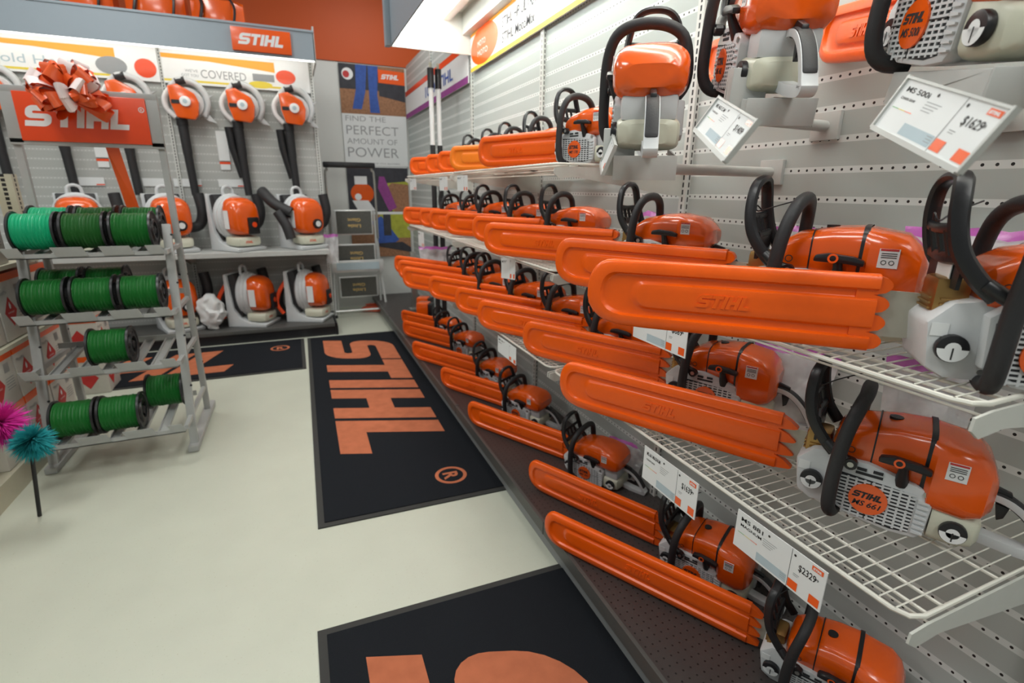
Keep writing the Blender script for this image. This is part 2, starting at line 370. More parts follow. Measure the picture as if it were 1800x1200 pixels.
# header signs on the wall
h = thing('header_sign', 'lit header sign with orange oval badge and oil slogan under the right canopy', 'sign')
MB().bb(1.300, 1.308, -.9, 3.93, 2.215, 2.47).build('panel', 'signwhite', h)
FR = ((1.300, 3.93, 2.215), -YH, ZH)
MB().flat([rect(0, 4.8, 0, .025)], FR, .001).build('lower_stripe', 'yellow', h)
m = MB().flat([rect(0, 4.8, .225, .255)], FR, .001); m.build('upper_stripe', 'amber', h)
m = MB().flat([circ(.28, .13, .27, 40, .118)], FR, .0015).build('badge', 'signor', h)
m = MB(); 
for z, w in ((.15, .16), (.09, .20)): put_text(m, 'MOTO', ((1.298, 3.93-.16, 2.215+z-.02), -YH, ZH), .035, width=w, off=.001)
m.build('badge_lettering', 'signwhite', h)
m = MB()
put_text(m, 'STIHL HP ULTRA OIL', ((1.299, 3.93-.62, 2.215+.14), -YH, ZH), .055, width=.62, off=.001, bold=.01)
put_text(m, 'STIHL MotoMix', ((1.299, 3.93-.62, 2.215+.055), -YH, ZH), .055, width=.48, off=.001, bold=.01)
put_text(m, 'STIHL HP ULTRA OIL', ((1.299, 1.2, 2.215+.14), -YH, ZH), .055, width=.62, off=.001, bold=.01)
m.build('lettering', 'dgrey', h)
h = thing('header_sign', 'dim header sign with orange and navy bands beyond the lit canopy', 'sign')
MB().bb(1.300, 1.308, 4.00, 6.3, 2.16, 2.44).build('panel', 'label', h)
FR = ((1.300, 6.3, 2.16), -YH, ZH)
MB().flat([rect(0, 2.3, .23, .28)], FR, .001).build('upper_stripe', 'signred', h)
MB().flat([rect(0, 2.3, 0, .05)], FR, .001).build('lower_stripe', 'purple', h)
m = MB(); put_text(m, '1000 STIHL', ((1.299, 5.35, 2.25), -YH, ZH), .09, width=.95, off=.001, bold=.02); m.build('lettering', 'blue', h)
# ---------------------------------------------------------------- floor mats
def floor_mat(O, u, v, L, Wd, label):
    u, v = V(u).normalized(), V(v).normalized(); O = V(O)
    t = thing('floor_mat', label, 'mat')
    MB().prism(rect(0, L, 0, Wd), (O, u, v), .006).build('rubber_border', 'matrubber', t)
    MB().prism(rect(.028, L-.028, .028, Wd-.028), (O+ZH*.006, u, v), .004).build('pile', 'matblack', t, bevel=.0015)
    lg = MB(); logo(lg, (O+u*.16+v*.135+ZH*.0102, u, v), 2.29*L/3.07, .60, .0006, .33); lg.build('wordmark', 'matorange', t)
    rg = MB(); FRr = (O+ZH*.0102, u, v); c = (2.86*L/3.07, .64)
    ringpoly(rg, c, .062, .080, FRr, .0006)
    put_text(rg, 'R', (O+u*(c[0]-.028)+v*(c[1]-.036)+ZH*.0102, u, v), .072, .0006, bold=.03)
    rg.build('registered_mark', 'matorange', t)
    return t
floor_mat((-.005, 5.10, 0), (-.012, -1, 0), (1, -.025, 0), 3.08, .905, 'black floor mat with orange wordmark lying lengthwise beside the saw shelves')
floor_mat((-.068, 1.462, 0), (-.004, -1, 0), (1, -.018, 0), 3.0, .92, 'nearest black floor mat, cut off by the lower edge of the view')
floor_mat((-3.02, 4.19, 0), (1, 0.0, 0), (0, 1, 0), 2.985, .915, 'black floor mat lying crosswise in front of the backpack blowers')
# ================================================================ back shelving
b = thing('gondola_shelving', 'grey perforated back gondola holding blowers, with black base', 'shelving')
XB = [-3.38, -2.16, -.94, .28]
MB().bb(XB[0], .27, 5.70, 5.73, .12, 2.60).build('back_panel', 'pegB', b)
for x in XB[1:]: MB().bb(x-.016, x+.016, 5.685, 5.71, .12, 2.62).build('upright', 'slotw', b)
MB().bb(XB[0], .275, 5.15, 5.70, .085, .12).build('base_deck', 'deckedge', b, bevel=.004)
MB().bb(XB[0], .29, 5.16, 5.72, 0, .085).build('base_plinth', 'black', b)
MB().bb(.262, .285, 5.15, 5.735, .0, .12).build('base_end', 'black', b)
for i in range(3):
    m = MB().bb(XB[i]+.01, XB[i+1]-.01, 5.15, 5.68, .815, .832); m.bb(XB[i]+.01, XB[i+1]-.01, 5.145, 5.155, .795, .835)
    m.build('shelf_board', 'tray', b)
    for x in (XB[i]+.02, XB[i+1]-.02): MB().prism([(5.17, .81), (5.68, .81), (5.68, .68), (5.60, .69)], ((x, 0, 0), YH, ZH), .003).build('bracket', 'bracket', b)
k = thing('canopy', 'grey lit canopy over the blower display on the back shelving', 'canopy')
MB().bb(XB[0], .30, 5.14, 5.155, 2.44, 2.655).build('fascia', 'gfascia', k)
MB().bb(XB[0], .305, 5.132, 5.155, 2.65, 2.668).build('fascia_trim', 'gfascia', k, bevel=.003)
MB().bb(XB[0], .30, 5.155, 5.72, 2.60, 2.615).build('top_panel', 'canopyin', k)
MB().bb(.292, .306, 5.14, 5.735, 2.42, 2.70).build('end_panel', 'tray', k, bevel=.002)
MB().bb(XB[0], .29, 5.156, 5.166, 2.432, 2.446).build('led_strip', 'led', k)
for x in (-2.75, -1.54, -.33):
    for y in (5.24, 5.40): MB().cyl((x-.56, y, 2.56), (x+.56, y, 2.56), .017, 14).build('fluorescent_tube', 'tubeb', k, smooth=True)
s_ = thing('wall_sign', 'small orange sign with white wordmark on the back canopy fascia', 'sign')
MB().bb(-.325, .118, 5.118, 5.14, 2.460, 2.630).build('panel', 'signor', s_, bevel=.004)
m = MB(); logo(m, ((-.28, 5.118, 2.507), XH, ZH), .33, .082, .001); m.build('wordmark', 'signwhite', s_)
def header(x0, x1, label):
    h = thing('header_sign', label, 'sign')
    MB().bb(x0, x1, 5.672, 5.682, 2.262, 2.56).build('panel', 'signwhite', h)
    F = ((x0, 5.672, 2.262), XH, ZH); w = x1-x0
    MB().flat([rect(0, w*.85, .018, .035)], F, .001).build('lower_stripe', 'yellow', h)
    MB().flat([[(0, .20), (w*.3, .195), (w*.62, .165), (w*.75, .15), (w*.75, .235), (0, .235)]], F, .001).build('upper_stripe', 'amber', h)
    return h, F, w
h, F, w = header(-.925, .262, 'header sign reading covered, right half of the back canopy')
m = MB(); put_text(m, 'COVERED', ((-.64, 5.672, 2.322), XH, ZH), .068, width=.36, off=.001); put_text(m, "WE'VE", ((-.76, 5.672, 2.362), XH, ZH), .022, width=.10, off=.001); put_text(m, 'GOT YOU', ((-.79, 5.672, 2.325), XH, ZH), .022, width=.13, off=.001)
m.build('lettering', 'grey', h)
MB().flat([circ(.98, .12, .085, 24, .06)], F, .002).build('ear_muff_picture', 'signred', h)
MB().flat([rect(.70, .88, .07, .13)], F, .002).build('goggles_picture', 'grey', h)
MB().flat([circ(.76, .04, .10, 16, .03)], F, .002).build('glove_picture', 'yellow', h)
h, F, w = header(-2.15, -.955, 'header sign reading sold here, left half of the back canopy')
m = MB(); put_text(m, 'Sold Here', ((-2.07, 5.672, 2.33), XH, ZH), .066, width=.52, off=.001); m.build('lettering', 'paleblue', h)
MB().flat([circ(.86, .10, .11, 20, .07)], F, .002).build('machine_picture', 'grey', h)
MB().flat([circ(1.10, .10, .08, 20, .075)], F, .002).build('helmet_picture', 'signred', h)
# soft orange cases on the canopy
for i, (x0, x1, hh) in enumerate([(-1.95, -1.56, .26), (-1.51, -1.12, .26), (-1.04, -.64, .27), (-.60, -.22, .24)]):
    t = thing('tool_bag', 'orange soft case with black strap on the back canopy, %s' % ['far left one', 'second from left', 'second from right', 'rightmost one'][i], 'bag', (0, 0, 0), 0, None)
    rings = []
    for j in range(9):
        a = j/8; f = (1-abs(2*a-1)**3.5)**.5 if 0 < a < 1 else .55
        rings.append([V(((x0+(x1-x0)*a), 5.40+.17*f*c1, 2.616+hh/2+hh/2*s1*(.8+.2*f)+random.uniform(-.006, .006) if s1 > -.9 else 2.617)) for c1, s1 in [(max(-1, min(1, 1.25*math.cos(t2))), max(-1, min(1, 1.25*math.sin(t2)))) for t2 in [2*math.pi*q/18 for q in range(18)]]])
    MB().loft(rings).build('case_body', 'orange', t, smooth=True)
    MB().tube(catmull([(x0+.05, 5.225, 2.63), (x0+.09, 5.22, 2.63+hh*.6), (x0+.07, 5.28, 2.63+hh)], 4), [.012]*9, 6).build('strap', 'black', t, smooth=True)
    MB().tube(catmull([(x1-.09, 5.225, 2.63), (x1-.06, 5.22, 2.63+hh*.6), (x1-.10, 5.28, 2.63+hh)], 4), [.010]*9, 6).build('strap', 'black', t, smooth=True)
# ---------------------------------------------------------------- posters on the back wall
p = thing('poster', 'tall wall poster about finding the perfect amount of power', 'poster')
MB().bb(.598, 1.312, 6.378, 6.384, 1.645, 2.695).build('sheet', 'label', p)
F = ((.598, 6.378, 1.645), XH, ZH)
MB().flat([rect(0, .714, .55, 1.05)], F, .001).build('photo_background', 'leaf', p)
MB().flat([rect(0, .42, .80, 1.05), [(.42, .75), (.714, .70), (.714, .9), (.42, .9)]], F, .0015).build('photo_shade', 'dkprint', p)
MB().flat([[(.18, 1.05), (.30, 1.05), (.27, .78), (.22, .60), (.12, .60), (.17, .80)], [(.31, 1.05), (.42, 1.05), (.40, .75), (.42, .57), (.31, .57), (.31, .78)]], F, .002).build('photo_jeans', 'blue', p)
MB().flat([circ(.09, .95, .06)], F, .002).build('photo_machine', 'signwhite', p); MB().flat([circ(.075, .945, .035)], F, .0025).build('photo_dial', 'red', p)
MB().flat([[(.42, .885), (.714, .875), (.714, 1.01), (.42, 1.02)]], F, .003).build('badge', 'signor', p)
m = MB(); logo(m, ((.598+.45, 6.377, 1.645+.925), XH, ZH), .19, .05, .003); m.build('wordmark', 'signwhite', p)
m = MB()
for s1, z, hh, w in (('FIND THE', .475, .055, .44), ('PERFECT', .335, .095, .58), ('AMOUNT OF', .235, .060, .56), ('POWER', .095, .105, .57)): put_text(m, s1, ((.635, 6.378, 1.645+z), XH, ZH), hh, .001, width=w, bold=-.008)
put_text(m, 'SEE OUR FULL LINE OF STIHL BLOWERS', ((.635, 6.378, 1.645+.02), XH, ZH), .016, .001, width=.58)
m.build('lettering', 'grey', p)
p = thing('poster', 'wall poster of an orange handheld engine above raked leaves, lower picture', 'poster')
MB().bb(.60, 1.30, 6.378, 6.384, .60, 1.640).build('sheet', 'label', p)
F = ((.60, 6.378, .60), XH, ZH)
MB().flat([rect(0, .70, .53, 1.03)], F, .001).build('photo_background', 'dkprint', p)
MB().flat([[(.36, .85), (.70, .88), (.70, .53), (.5, .53), (.42, .7)]], F, .0015).build('photo_grass', 'grass', p)
MB().flat([[(.42, .78), (.50, .86), (.70, .84), (.70, .53), (.52, .53)]], F, .002).build('photo_leaves', 'leaf', p)
MB().flat([[(.36, .93), (.42, .93), (.55, .58), (.46, .53), (.34, .8)]], F, .0025).build('photo_sleeve', 'purple', p)
MB().flat([circ(.16, .74, .13, 30, .115)], F, .003).build('photo_engine', 'orange', p)
MB().flat([rect(.08, .22, .84, .93)], F, .0035).build('photo_handle', 'signwhite', p)
MB().flat([[(.04, .66), (.22, .66), (.30, .54), (.10, .54)]], F, .0035).build('photo_housing', 'signwhite', p)
MB().flat([circ(.11, .70, .038)], F, .004).build('photo_dial', 'signwhite', p)
MB().flat([rect(0, .70, 0, .50)], F, .001).build('photo_lower', 'leaf', p)
MB().flat([rect(.34, .70, .22, .50)], F, .0015).build('photo_lawn', 'grass', p)
MB().flat([[(.25, .42), (.36, .48), (.56, .20), (.46, .13), (.3, .16)]], F, .002).build('photo_jeans', 'blue', p)
MB().flat([[(.30, .16), (.6, .17), (.70, .10), (.70, .04), (.32, .12)], rect(.38, .47, .25, .5)], F, .0025).build('photo_boots', 'dkprint', p)
t = thing('wall_shelf', 'small white bracket shelf high on the back wall beside the poster', 'shelf')
MB().bb(1.36, 1.75, 6.10, 6.385, 2.30, 2.325).build('board', 'bracket', t); MB().prism([(6.10, 2.30), (6.385, 2.30), (6.385, 2.12)], ((1.45, 0, 0), YH, ZH), .02).build('bracket', 'tray', t)
tag(MB().bb(1.42, 1.62, 6.16, 6.36, 2.325, 2.45).build('storage_box', 'label', bevel=.008), 'plain white box on the small wall shelf', 'box')
# ---------------------------------------------------------------- poles standing in the corner bay
for i, (x, y) in enumerate([(1.09, 4.30), (1.155, 4.32)]):
    t = thing('pole_tool', 'white telescopic pole with black lower grip, %s of the corner pair' % ['left one', 'right one'][i], 'pole', (x, y, .137))
    MB().cyl((0, 0, 1.60), (0, 0, 2.06), .019, 16).build('tube', 'signwhite', t, smooth=True)
    MB().cyl((0, 0, 0), (0, 0, 1.60), .021, 16).build('lower_grip', 'rubber', t, smooth=True)
    MB().cyl((0, 0, 2.02), (0, 0, 2.16), .026, 16).build('collar', 'black', t, smooth=True)
    MB().cyl((0, 0, 2.16), (0, 0, 2.20), .012, 12).build('tip', 'cream', t, smooth=True)
t = thing('metal_post', 'bare grey steel post standing on the far end of the dark deck', 'post', (1.12, 5.42, .135))
MB().bb(-.03, .03, -.03, .03, 0, .62).build('post', 'steel', t, bevel=.004); MB().bb(-.06, .06, -.06, .06, 0, .01).build('foot', 'steel', t)
# ---------------------------------------------------------------- ladder
t = thing('step_ladder', 'folded aluminium step ladder with dark treads against the back wall', 'ladder', (.60, 6.02, 0)); y = 0
for sx in (-1, 1):
    MB().tube(catmull([(sx*.245, 0, 0), (sx*.235, .0, .6), (sx*.222, 0, 1.15)], 4), .013, 8).build('side_rail', 'alu', t, smooth=True)
    MB().tube([(sx*.285, -.16, 0), (sx*.255, .02, .62), (sx*.24, .03, 1.05)], .013, 8).build('rear_leg', 'alu', t, smooth=True)
MB().tube(catmull([(-.255, .01, .85), (-.255, .01, 1.50), (-.235, .01, 1.58), (-.19, .01, 1.62), (.19, .01, 1.62), (.235, .01, 1.58), (.255, .01, 1.50), (.255, .01, .85)], 4), .012, 8).build('hand_loop', 'steel', t, smooth=True)
MB().bb(-.27, .27, -.025, .035, 1.605, 1.665).build('top_handle', 'black', t, bevel=.015)
for i, (z, hh, wd) in enumerate([(.90, .27, .40), (.55, .25, .42), (.20, .24, .42)]):
    f = MB().prism(rect(-wd/2, wd/2, 0, hh), ((0, -.03, z), XH, ZH), .02); f.build('tread_frame', 'alu', t, bevel=.004)
    MB().prism(rect(-wd/2+.014, wd/2-.014, .014, hh-.014), ((0, -.05, z), XH, ZH), .004).build('tread', 'tread', t)
    m = MB(); put_text(m, 'Little', ((.07, -.0545, z+hh*.42), -XH, -ZH), .034, .0006, width=.14, bold=.03); put_text(m, 'Giant', ((.07, -.0545, z+hh*.66), -XH, -ZH), .034, .0006, width=.14, bold=.03)
    m.build('lettering', 'gold', t, recalc=False)
m = MB().bb(-.28, .28, -.13, -.10, .50, .63); m.build('cross_platform', 'alu', t, bevel=.01)
MB().bb(-.23, .23, -.135, -.129, .525, .605).build('platform_label', 'paleblue', t)
MB().cyl((-.28, -.15, .07), (.28, -.15, .07), .012, 8).build('foot_bar', 'alu', t)
for sx in (-1, 1): MB().bb(sx*.285-.02, sx*.285+.02, -.19, -.13, 0, .03).build('foot', 'black', t, bevel=.004)
pts = []
for i in range(90):
    a = i*.45; r = .15+.03*math.sin(i*1.3); pts.append((.79+r*math.cos(a), 6.06+r*.55*math.sin(a), .010+.0007*i))
tag(MB().tube(pts, .006, 6).build('extension_cord', 'cord', smooth=True), 'coiled orange cord on the floor by the ladder foot', 'cord')
# ================================================================ price tickets
def ticket(label, tl, u, dn, w, hh, title, sub, price, small=False, group=None, frame=False):
    u, dn = V(u).normalized(), V(dn).normalized(); tl = V(tl); t = thing('price_ticket', label, 'price tag', tuple(tl), 0, group)
    v = -dn; O = V((0, 0, 0))+dn*hh
    n = u.cross(v).normalized()
    MB().prism(rect(0, w, 0, hh), (O-n*.002, u, v), .002).build('card', 'label', t)
    if frame:
        f = MB()
        for a, b, c, d_ in ((-.004, 0, -.004, hh+.004), (w, w+.004, -.004, hh+.004), (0, w, -.006, 0), (0, w, hh, hh+.003)): f.prism(rect(a, b, c, d_), (O-n*.004, u, v), .007)
        f.build('holder_frame', 'tray', t)
    fr = (O, u, v); k = hh
    m = MB()
    if title: put_text(m, title, (O+u*(.06*w)+v*(.78*k), u, v), .10*k, .0004, width=.27*w, bold=.015)
    if sub: put_text(m, sub, (O+u*(.06*w)+v*(.63*k), u, v), .07*k if len(sub) < 8 else .05*k, .0004, width=(.26 if len(sub) < 8 else .17)*w, bold=.015)
    if price: put_text(m, price[0], (O+u*(.74*w)+v*(.58*k), u, v), .16*k, .0004, width=.175*w, bold=.012); put_text(m, price[1], (O+u*(.905*w)+v*(.64*k), u, v), .06*k, .0004, bold=.01)
    m.flat([rect(.652*w, .656*w, 0, k)], fr, .0003)
    if m.v: m.build('price_lettering', 'ink', t)
    MB().flat([circ(.40*w, .88*k, .02*k+.0008, 12)], fr, .0006).flat([circ(.69*w, .88*k, .02*k+.0008, 12)], fr, .0006).build('punched_hole', 'ink', t)
    for a_, b_ in ((.66, .76), (.88, .98)): MB().flat([rect(a_*w, b_*w, .05*k, .26*k)], fr, .0005).build('orange_block', 'signor', t)
    if not small:
        MB().flat([rect(.86*w, .97*w, .84*k, .95*k)], fr, .0005).build('badge', 'signor', t)
        m = MB(); logo(m, (O+u*(.87*w)+v*(.865*k), u, v), .085*w, .055*k, .0009); m.build('wordmark', 'signwhite', t)
        MB().flat([rect(.04*w, .12*w, .44*k, .452*k)], fr, .0005).build('power_bar', 'green', t)
        MB().flat([rect(.12*w, .20*w, .44*k, .452*k)], fr, .0005).build('power_bar', 'yellow', t)
        MB().flat([rect(.20*w, .27*w, .44*k, .452*k), [(.27*w, .43*k), (.285*w, .446*k), (.27*w, .462*k)]], fr, .0005).build('power_bar', 'signor', t)
        m = MB()
        for i in range(4): m.flat([rect(.34*w, (.34+.16-.02*i)*w, (.72-.055*i)*k, (.732-.055*i)*k)], fr, .0004)
        for i in range(3): m.flat([rect(.57*w, .63*w, (.22-.05*i)*k, (.232-.05*i)*k)], fr, .0004)
        m.flat([rect(.70*w, .76*w, .44*k, .455*k), rect(.70*w, .75*w, .40*k, .412*k)], fr, .0004)
        m.build('fine_print', 'grey', t)
        MB().flat([rect(.29*w, .64*w, .05*k, .27*k)], fr, .0002).build('pale_band', 'paleblue', t)
    return t
D = (0, 0, -1); U = (0, -1, 0)
ticket('white price ticket for 1639.99 dollars on the lower wire shelf edge', (.792, .975, .758), U, D, .20, .095, 'MS 661 MAGNUM', 'CHAIN SAW', ('$1639', '99'))
ticket('white price ticket for 2329.99 dollars, nearest on the lower shelf edge', (.792, .660, .768), U, D, .20, .085, 'MS 881', 'MAGNUM', ('$2329', '99'))
ticket('white price ticket for 689.99 dollars under the chest-height shelf edge', (.792, 1.065, 1.118), U, D, .20, .085, 'MS 311', 'CHAIN SAW', ('$689', '99'))
ticket('small white ticket in the middle of the lower wire shelf edge', (.792, 2.055, .770), U, D, .21, .075, 'MS 391', 'CHAIN SAW', None, True)
ticket('white ticket hanging below the middle bay of the chest-height shelf', (.792, 2.015, 1.122), (0, -1, .1), D, .15, .085, 'MS 271', None, None, True)
for i, (y, wd) in enumerate([(3.00, .17), (2.64, .17), (3.82, .2)]):
    ticket('small white ticket below the uppermost shelf edge, %s' % ['middle of three', 'nearest of three', 'farthest of three'][i], (.792, y, 1.465), U, D, wd, .075, 'MS 180', None, None, True)
ticket('white ticket below the far bay of the chest-height shelf', (.792, 3.62, 1.115), U, D, .17, .10, 'MS 250', None, None, True)
# ================================================================ trimmer line rack
r_ = thing('display_rack', 'grey metal rack with four tiers of green trimmer line spools', 'rack')
XL, XR = -1.262, -.640
for x in (XL, XR):
    MB().prism([(-.02, 0), (.02, 0), (.02, 1.23), (-.02, 1.23)], ((x, 3.03, 0), XH, V((0, .22, 1)).normalized()), .022).build('front_post', 'rackm', r_, bevel=.002)
    MB().bb(x-.016, x+.016, 3.505, 3.535, 0.02, 1.86).build('rear_post', 'rackm', r_, bevel=.002)
    MB().bb(x-.025, x+.025, 2.97, 3.66, 0.004, .035).build('foot_bar', 'rackm', r_, bevel=.003)
    b_ = MB()
    for zz in (.35, .62, .9, 1.15): b_.cyl((x+.0165, 3.52, zz), (x+.0185, 3.52, zz), .006, 8); b_.cyl((x+.02, 3.03+.22*zz-.024, zz), (x+.02, 3.03+.22*zz-.02, zz), .006, 8)
    b_.build('bolt', 'dark', r_)
TI = [(3.20, 1.175), (3.14, .865), (3.06, .612), (2.96, .285)]
for i, (y, z) in enumerate(TI):
    zb = z-.105; m = MB(); m.bb(XL, XR, y-.085, y-.078, zb-.012, zb+.012); m.bb(XL, XR, y-.085, y-.05, zb-.012, zb-.008)
    m.build('front_rail', 'rackm', r_)
    MB().bb(XL, XR, y+.33, y+.336, zb+.035, zb+.065).build('rear_rail', 'rackm', r_)
    m = MB()
    for x in (XL+.10, XL+.21, XL+.315, XL+.42, XL+.52):
        m.prism([(-.022, .008), (-.018, .008), (-.018, -.004), (.018, -.004), (.018, .008), (.022, .008), (.022, -.008), (-.022, -.008)], ((x, y-.07, zb-.002), XH, V((0, -.10, .995))), -.42)
    m.build('tray_channel', 'rackm', r_)
    for x in (XL-.0, XL+.185, XL+.375, XL+.565):
        wd = .065 if x in (XL, XL+.565) else .125
        MB().prism([(0, 0), (wd, 0), (wd-.016, .046), (-.016, .046)], ((x, y-.088, zb-.002), XH, V((0, -.25, .97)).normalized()), .0025).build('tab', 'rackm', r_)
    MB().bb(XL-.01, XL+.01, y-.05, 3.52, zb-.01, zb+.012).bb(XR-.01, XR+.01, y-.05, 3.52, zb-.01, zb+.012).build('side_arm', 'rackm', r_)
# sign at the rack's head
m = MB().bb(XL-.02, XR+.02, 3.488, 3.50, 1.835, 1.868).bb(XL-.02, XR+.02, 3.488, 3.50, 1.592, 1.625).bb(XL-.02, XL+.04, 3.488, 3.50, 1.60, 1.84).bb(XR-.04, XR+.02, 3.488, 3.50, 1.60, 1.84)
m.build('sign_frame', 'rackm', r_, bevel=.003)
sp_ = MB().bb(XL+.035, XR-.035, 3.478, 3.498, 1.612, 1.842).build('sign_panel', 'signred', r_, bevel=.004)
m = MB(); logo(m, ((XL+.060, 3.478, 1.682), XH, ZH), .435, .098, .001, .2); ringpoly(m, (.49, .10), .010, .0135, ((XL+.075, 3.478, 1.685), XH, ZH), .001, 20); put_text(m, 'R', ((XL+.075+.486, 3.478, 1.685+.094), XH, ZH), .011, .001, bold=.02)
m.build('wordmark', 'signwhite', sp_)
tb = thing('display_rack', 'corner of a second spool rack, cut off at the left edge', 'rack')
MB().bb(-1.62, -1.40, 2.86, 2.87, .155, .18).bb(-1.70, -1.66, 2.7, 3.3, .0, .03).build('tray_rail', 'rackm', tb)
MB().prism([(0, 0), (.12, 0), (.108, .036), (-.012, .036)], ((-1.50, 2.858, .17), XH, V((0, -.45, .9)).normalized()), .0025).build('tab', 'rackm', tb)
MB().prism(rect(-.02, .02, 0, .7), ((-1.66, 2.95, 0), XH, V((0, .2, 1)).normalized()), .03).build('leg', 'dark', tb)
# ---------------------------------------------------------------- spools
def spool(lm, label):
    t = thing('line_spool', label, 'spool', (0, 0, 0), 0)
    rings = []; N = 34
    for i in range(N*2+1):
        x = -.078+.156*i/(N*2); rr = .084+(.0012 if i % 2 else -.0012)+.0012*math.sin(i*.37)
        rings.append([V((x, rr*math.cos(2*math.pi*q/30+.05*math.sin(i)), rr*math.sin(2*math.pi*q/30))) for q in range(30)])
    MB().loft(rings, cap=False).build('wound_line', lm, t, smooth=True)
    for sx in (-1, 1):
        m = MB(); n = 30; vs = []
        for x, rr in ((sx*.078, .042), (sx*.078, .096), (sx*.088, .096), (sx*.088, .088), (sx*.083, .084), (sx*.083, .060), (sx*.092, .055), (sx*.092, .042)):
            vs.append([V((x, rr*math.cos(2*math.pi*q/n), rr*math.sin(2*math.pi*q/n))) for q in range(n)])
        m.loft(vs+[vs[0]], cap=False)
        for q in range(6):
            a = q*math.pi/3; m.box((sx*.083, .048*math.cos(a), .048*math.sin(a)), (.008, .008, .034), Matrix.Rotation(a-math.pi/2, 3, 'X'))
        m.build('flange', 'spool', t, smooth=True)
    MB().cyl((-.09, 0, 0), (.09, 0, 0), .020, 16).build('hub', 'dark', t, smooth=True)
    return t
protos = {}
COLX = [-1.155, -.958, -.765]
spl = [('linet', 0, 0, 0, 'bright teal-green spool at the left end of the top tier'), ('lined', 1, 0, 0, 'dark green spool in the middle of the top tier front'), ('line', 2, 0, 0, 'green spool at the right end of the top tier front'),
 ('linet', 0, 0, 1, 'teal-green spool hidden behind the bright teal one on top'), ('lined', 1, 0, 1, 'dark green spool behind the middle of the top tier'), ('line', 2, 0, 1, 'green spool at the right end of the top tier back'),
 ('line', 0, 1, 0, 'green spool at the left of the second tier front'), ('line', 1, 1, 0, 'green spool in the middle of the second tier front'), ('line', 2, 1, 0, 'green spool at the right of the second tier, hollow hub showing'),
 ('line', 0, 1, 1, 'shaded green spool behind the left one of the second tier'), ('line', 1, 1, 1, 'shaded green spool behind the middle one of the second tier'),
 ('line', 1.2, 2, 0, 'lone green spool on the third tier'),
 ('line', .30, 3, 0, 'green spool at the left of the lowest tier'), ('line', 1.26, 3, 0, 'green spool in the middle of the lowest tier'), ('line', 2.06, 3, 1, 'green spool set back at the right of the lowest tier')]
for lm, cxi, ti, bk, lab in spl:
    if lm in protos: t = copy_tree(protos[lm])
    else: t = protos[lm] = spool(lm, lab)
    y, z = TI[ti]; x = COLX[0]+.195*cxi; t['label'] = lab+' of the rack' if 'rack' not in lab else lab; t['category'] = 'spool'; t['group'] = 'spools of trimmer line on the rack'
    t.location = (x, y+(.208 if bk else 0), z+(.022 if bk else 0)+.006)
# ---------------------------------------------------------------- bow and ribbon
bw = thing('gift_bow', 'big orange and white ribbon bow on top of the rack sign', 'bow', (-.955, 3.36, 1.815))
rnd = random.Random(3)
for i in range(64):
    ph = rnd.uniform(0, 2*math.pi); th = rnd.uniform(-.5, 1.35); L = rnd.uniform(.13, .175)
    d_ = V((math.cos(ph)*math.cos(th), math.sin(ph)*math.cos(th)*.7-.25, math.sin(th)*.75)).normalized(); s_ = d_.cross(V((rnd.uniform(-1, 1), rnd.uniform(-1, 1), rnd.uniform(-.3, 1)))).normalized(); n_ = d_.cross(s_)
    wv = .034; rows = []
    for j in range(11):
        a = math.pi*j/10; c = d_*(math.sin(a)**.8*L)+n_*(math.cos(a)*.040*(.3+.7*math.sin(a)))
        rows.append((c+s_*wv*(.35+.65*math.sin(a)), c-s_*wv*(.35+.65*math.sin(a))))
    m = MB(); m.add([p for r in rows for p in r], [(2*j, 2*j+1, 2*j+3, 2*j+2) for j in range(10)]); o = m.build('ribbon_loop', 'ribbon' if rnd.random() < .68 else 'ribbonw', bw, smooth=True, recalc=False)
tag(MB().add([(-.905, 3.545, 1.60), (-.845, 3.545, 1.60), (-.875, 3.62, 1.22), (-.810, 3.60, 1.22), (-.80, 3.50, 1.14), (-.745, 3.50, 1.15)], [(0, 1, 3, 2), (2, 3, 5, 4)]).build('ribbon', 'ribbon'), 'flat orange ribbon strip hanging behind the rack sign', 'ribbon')
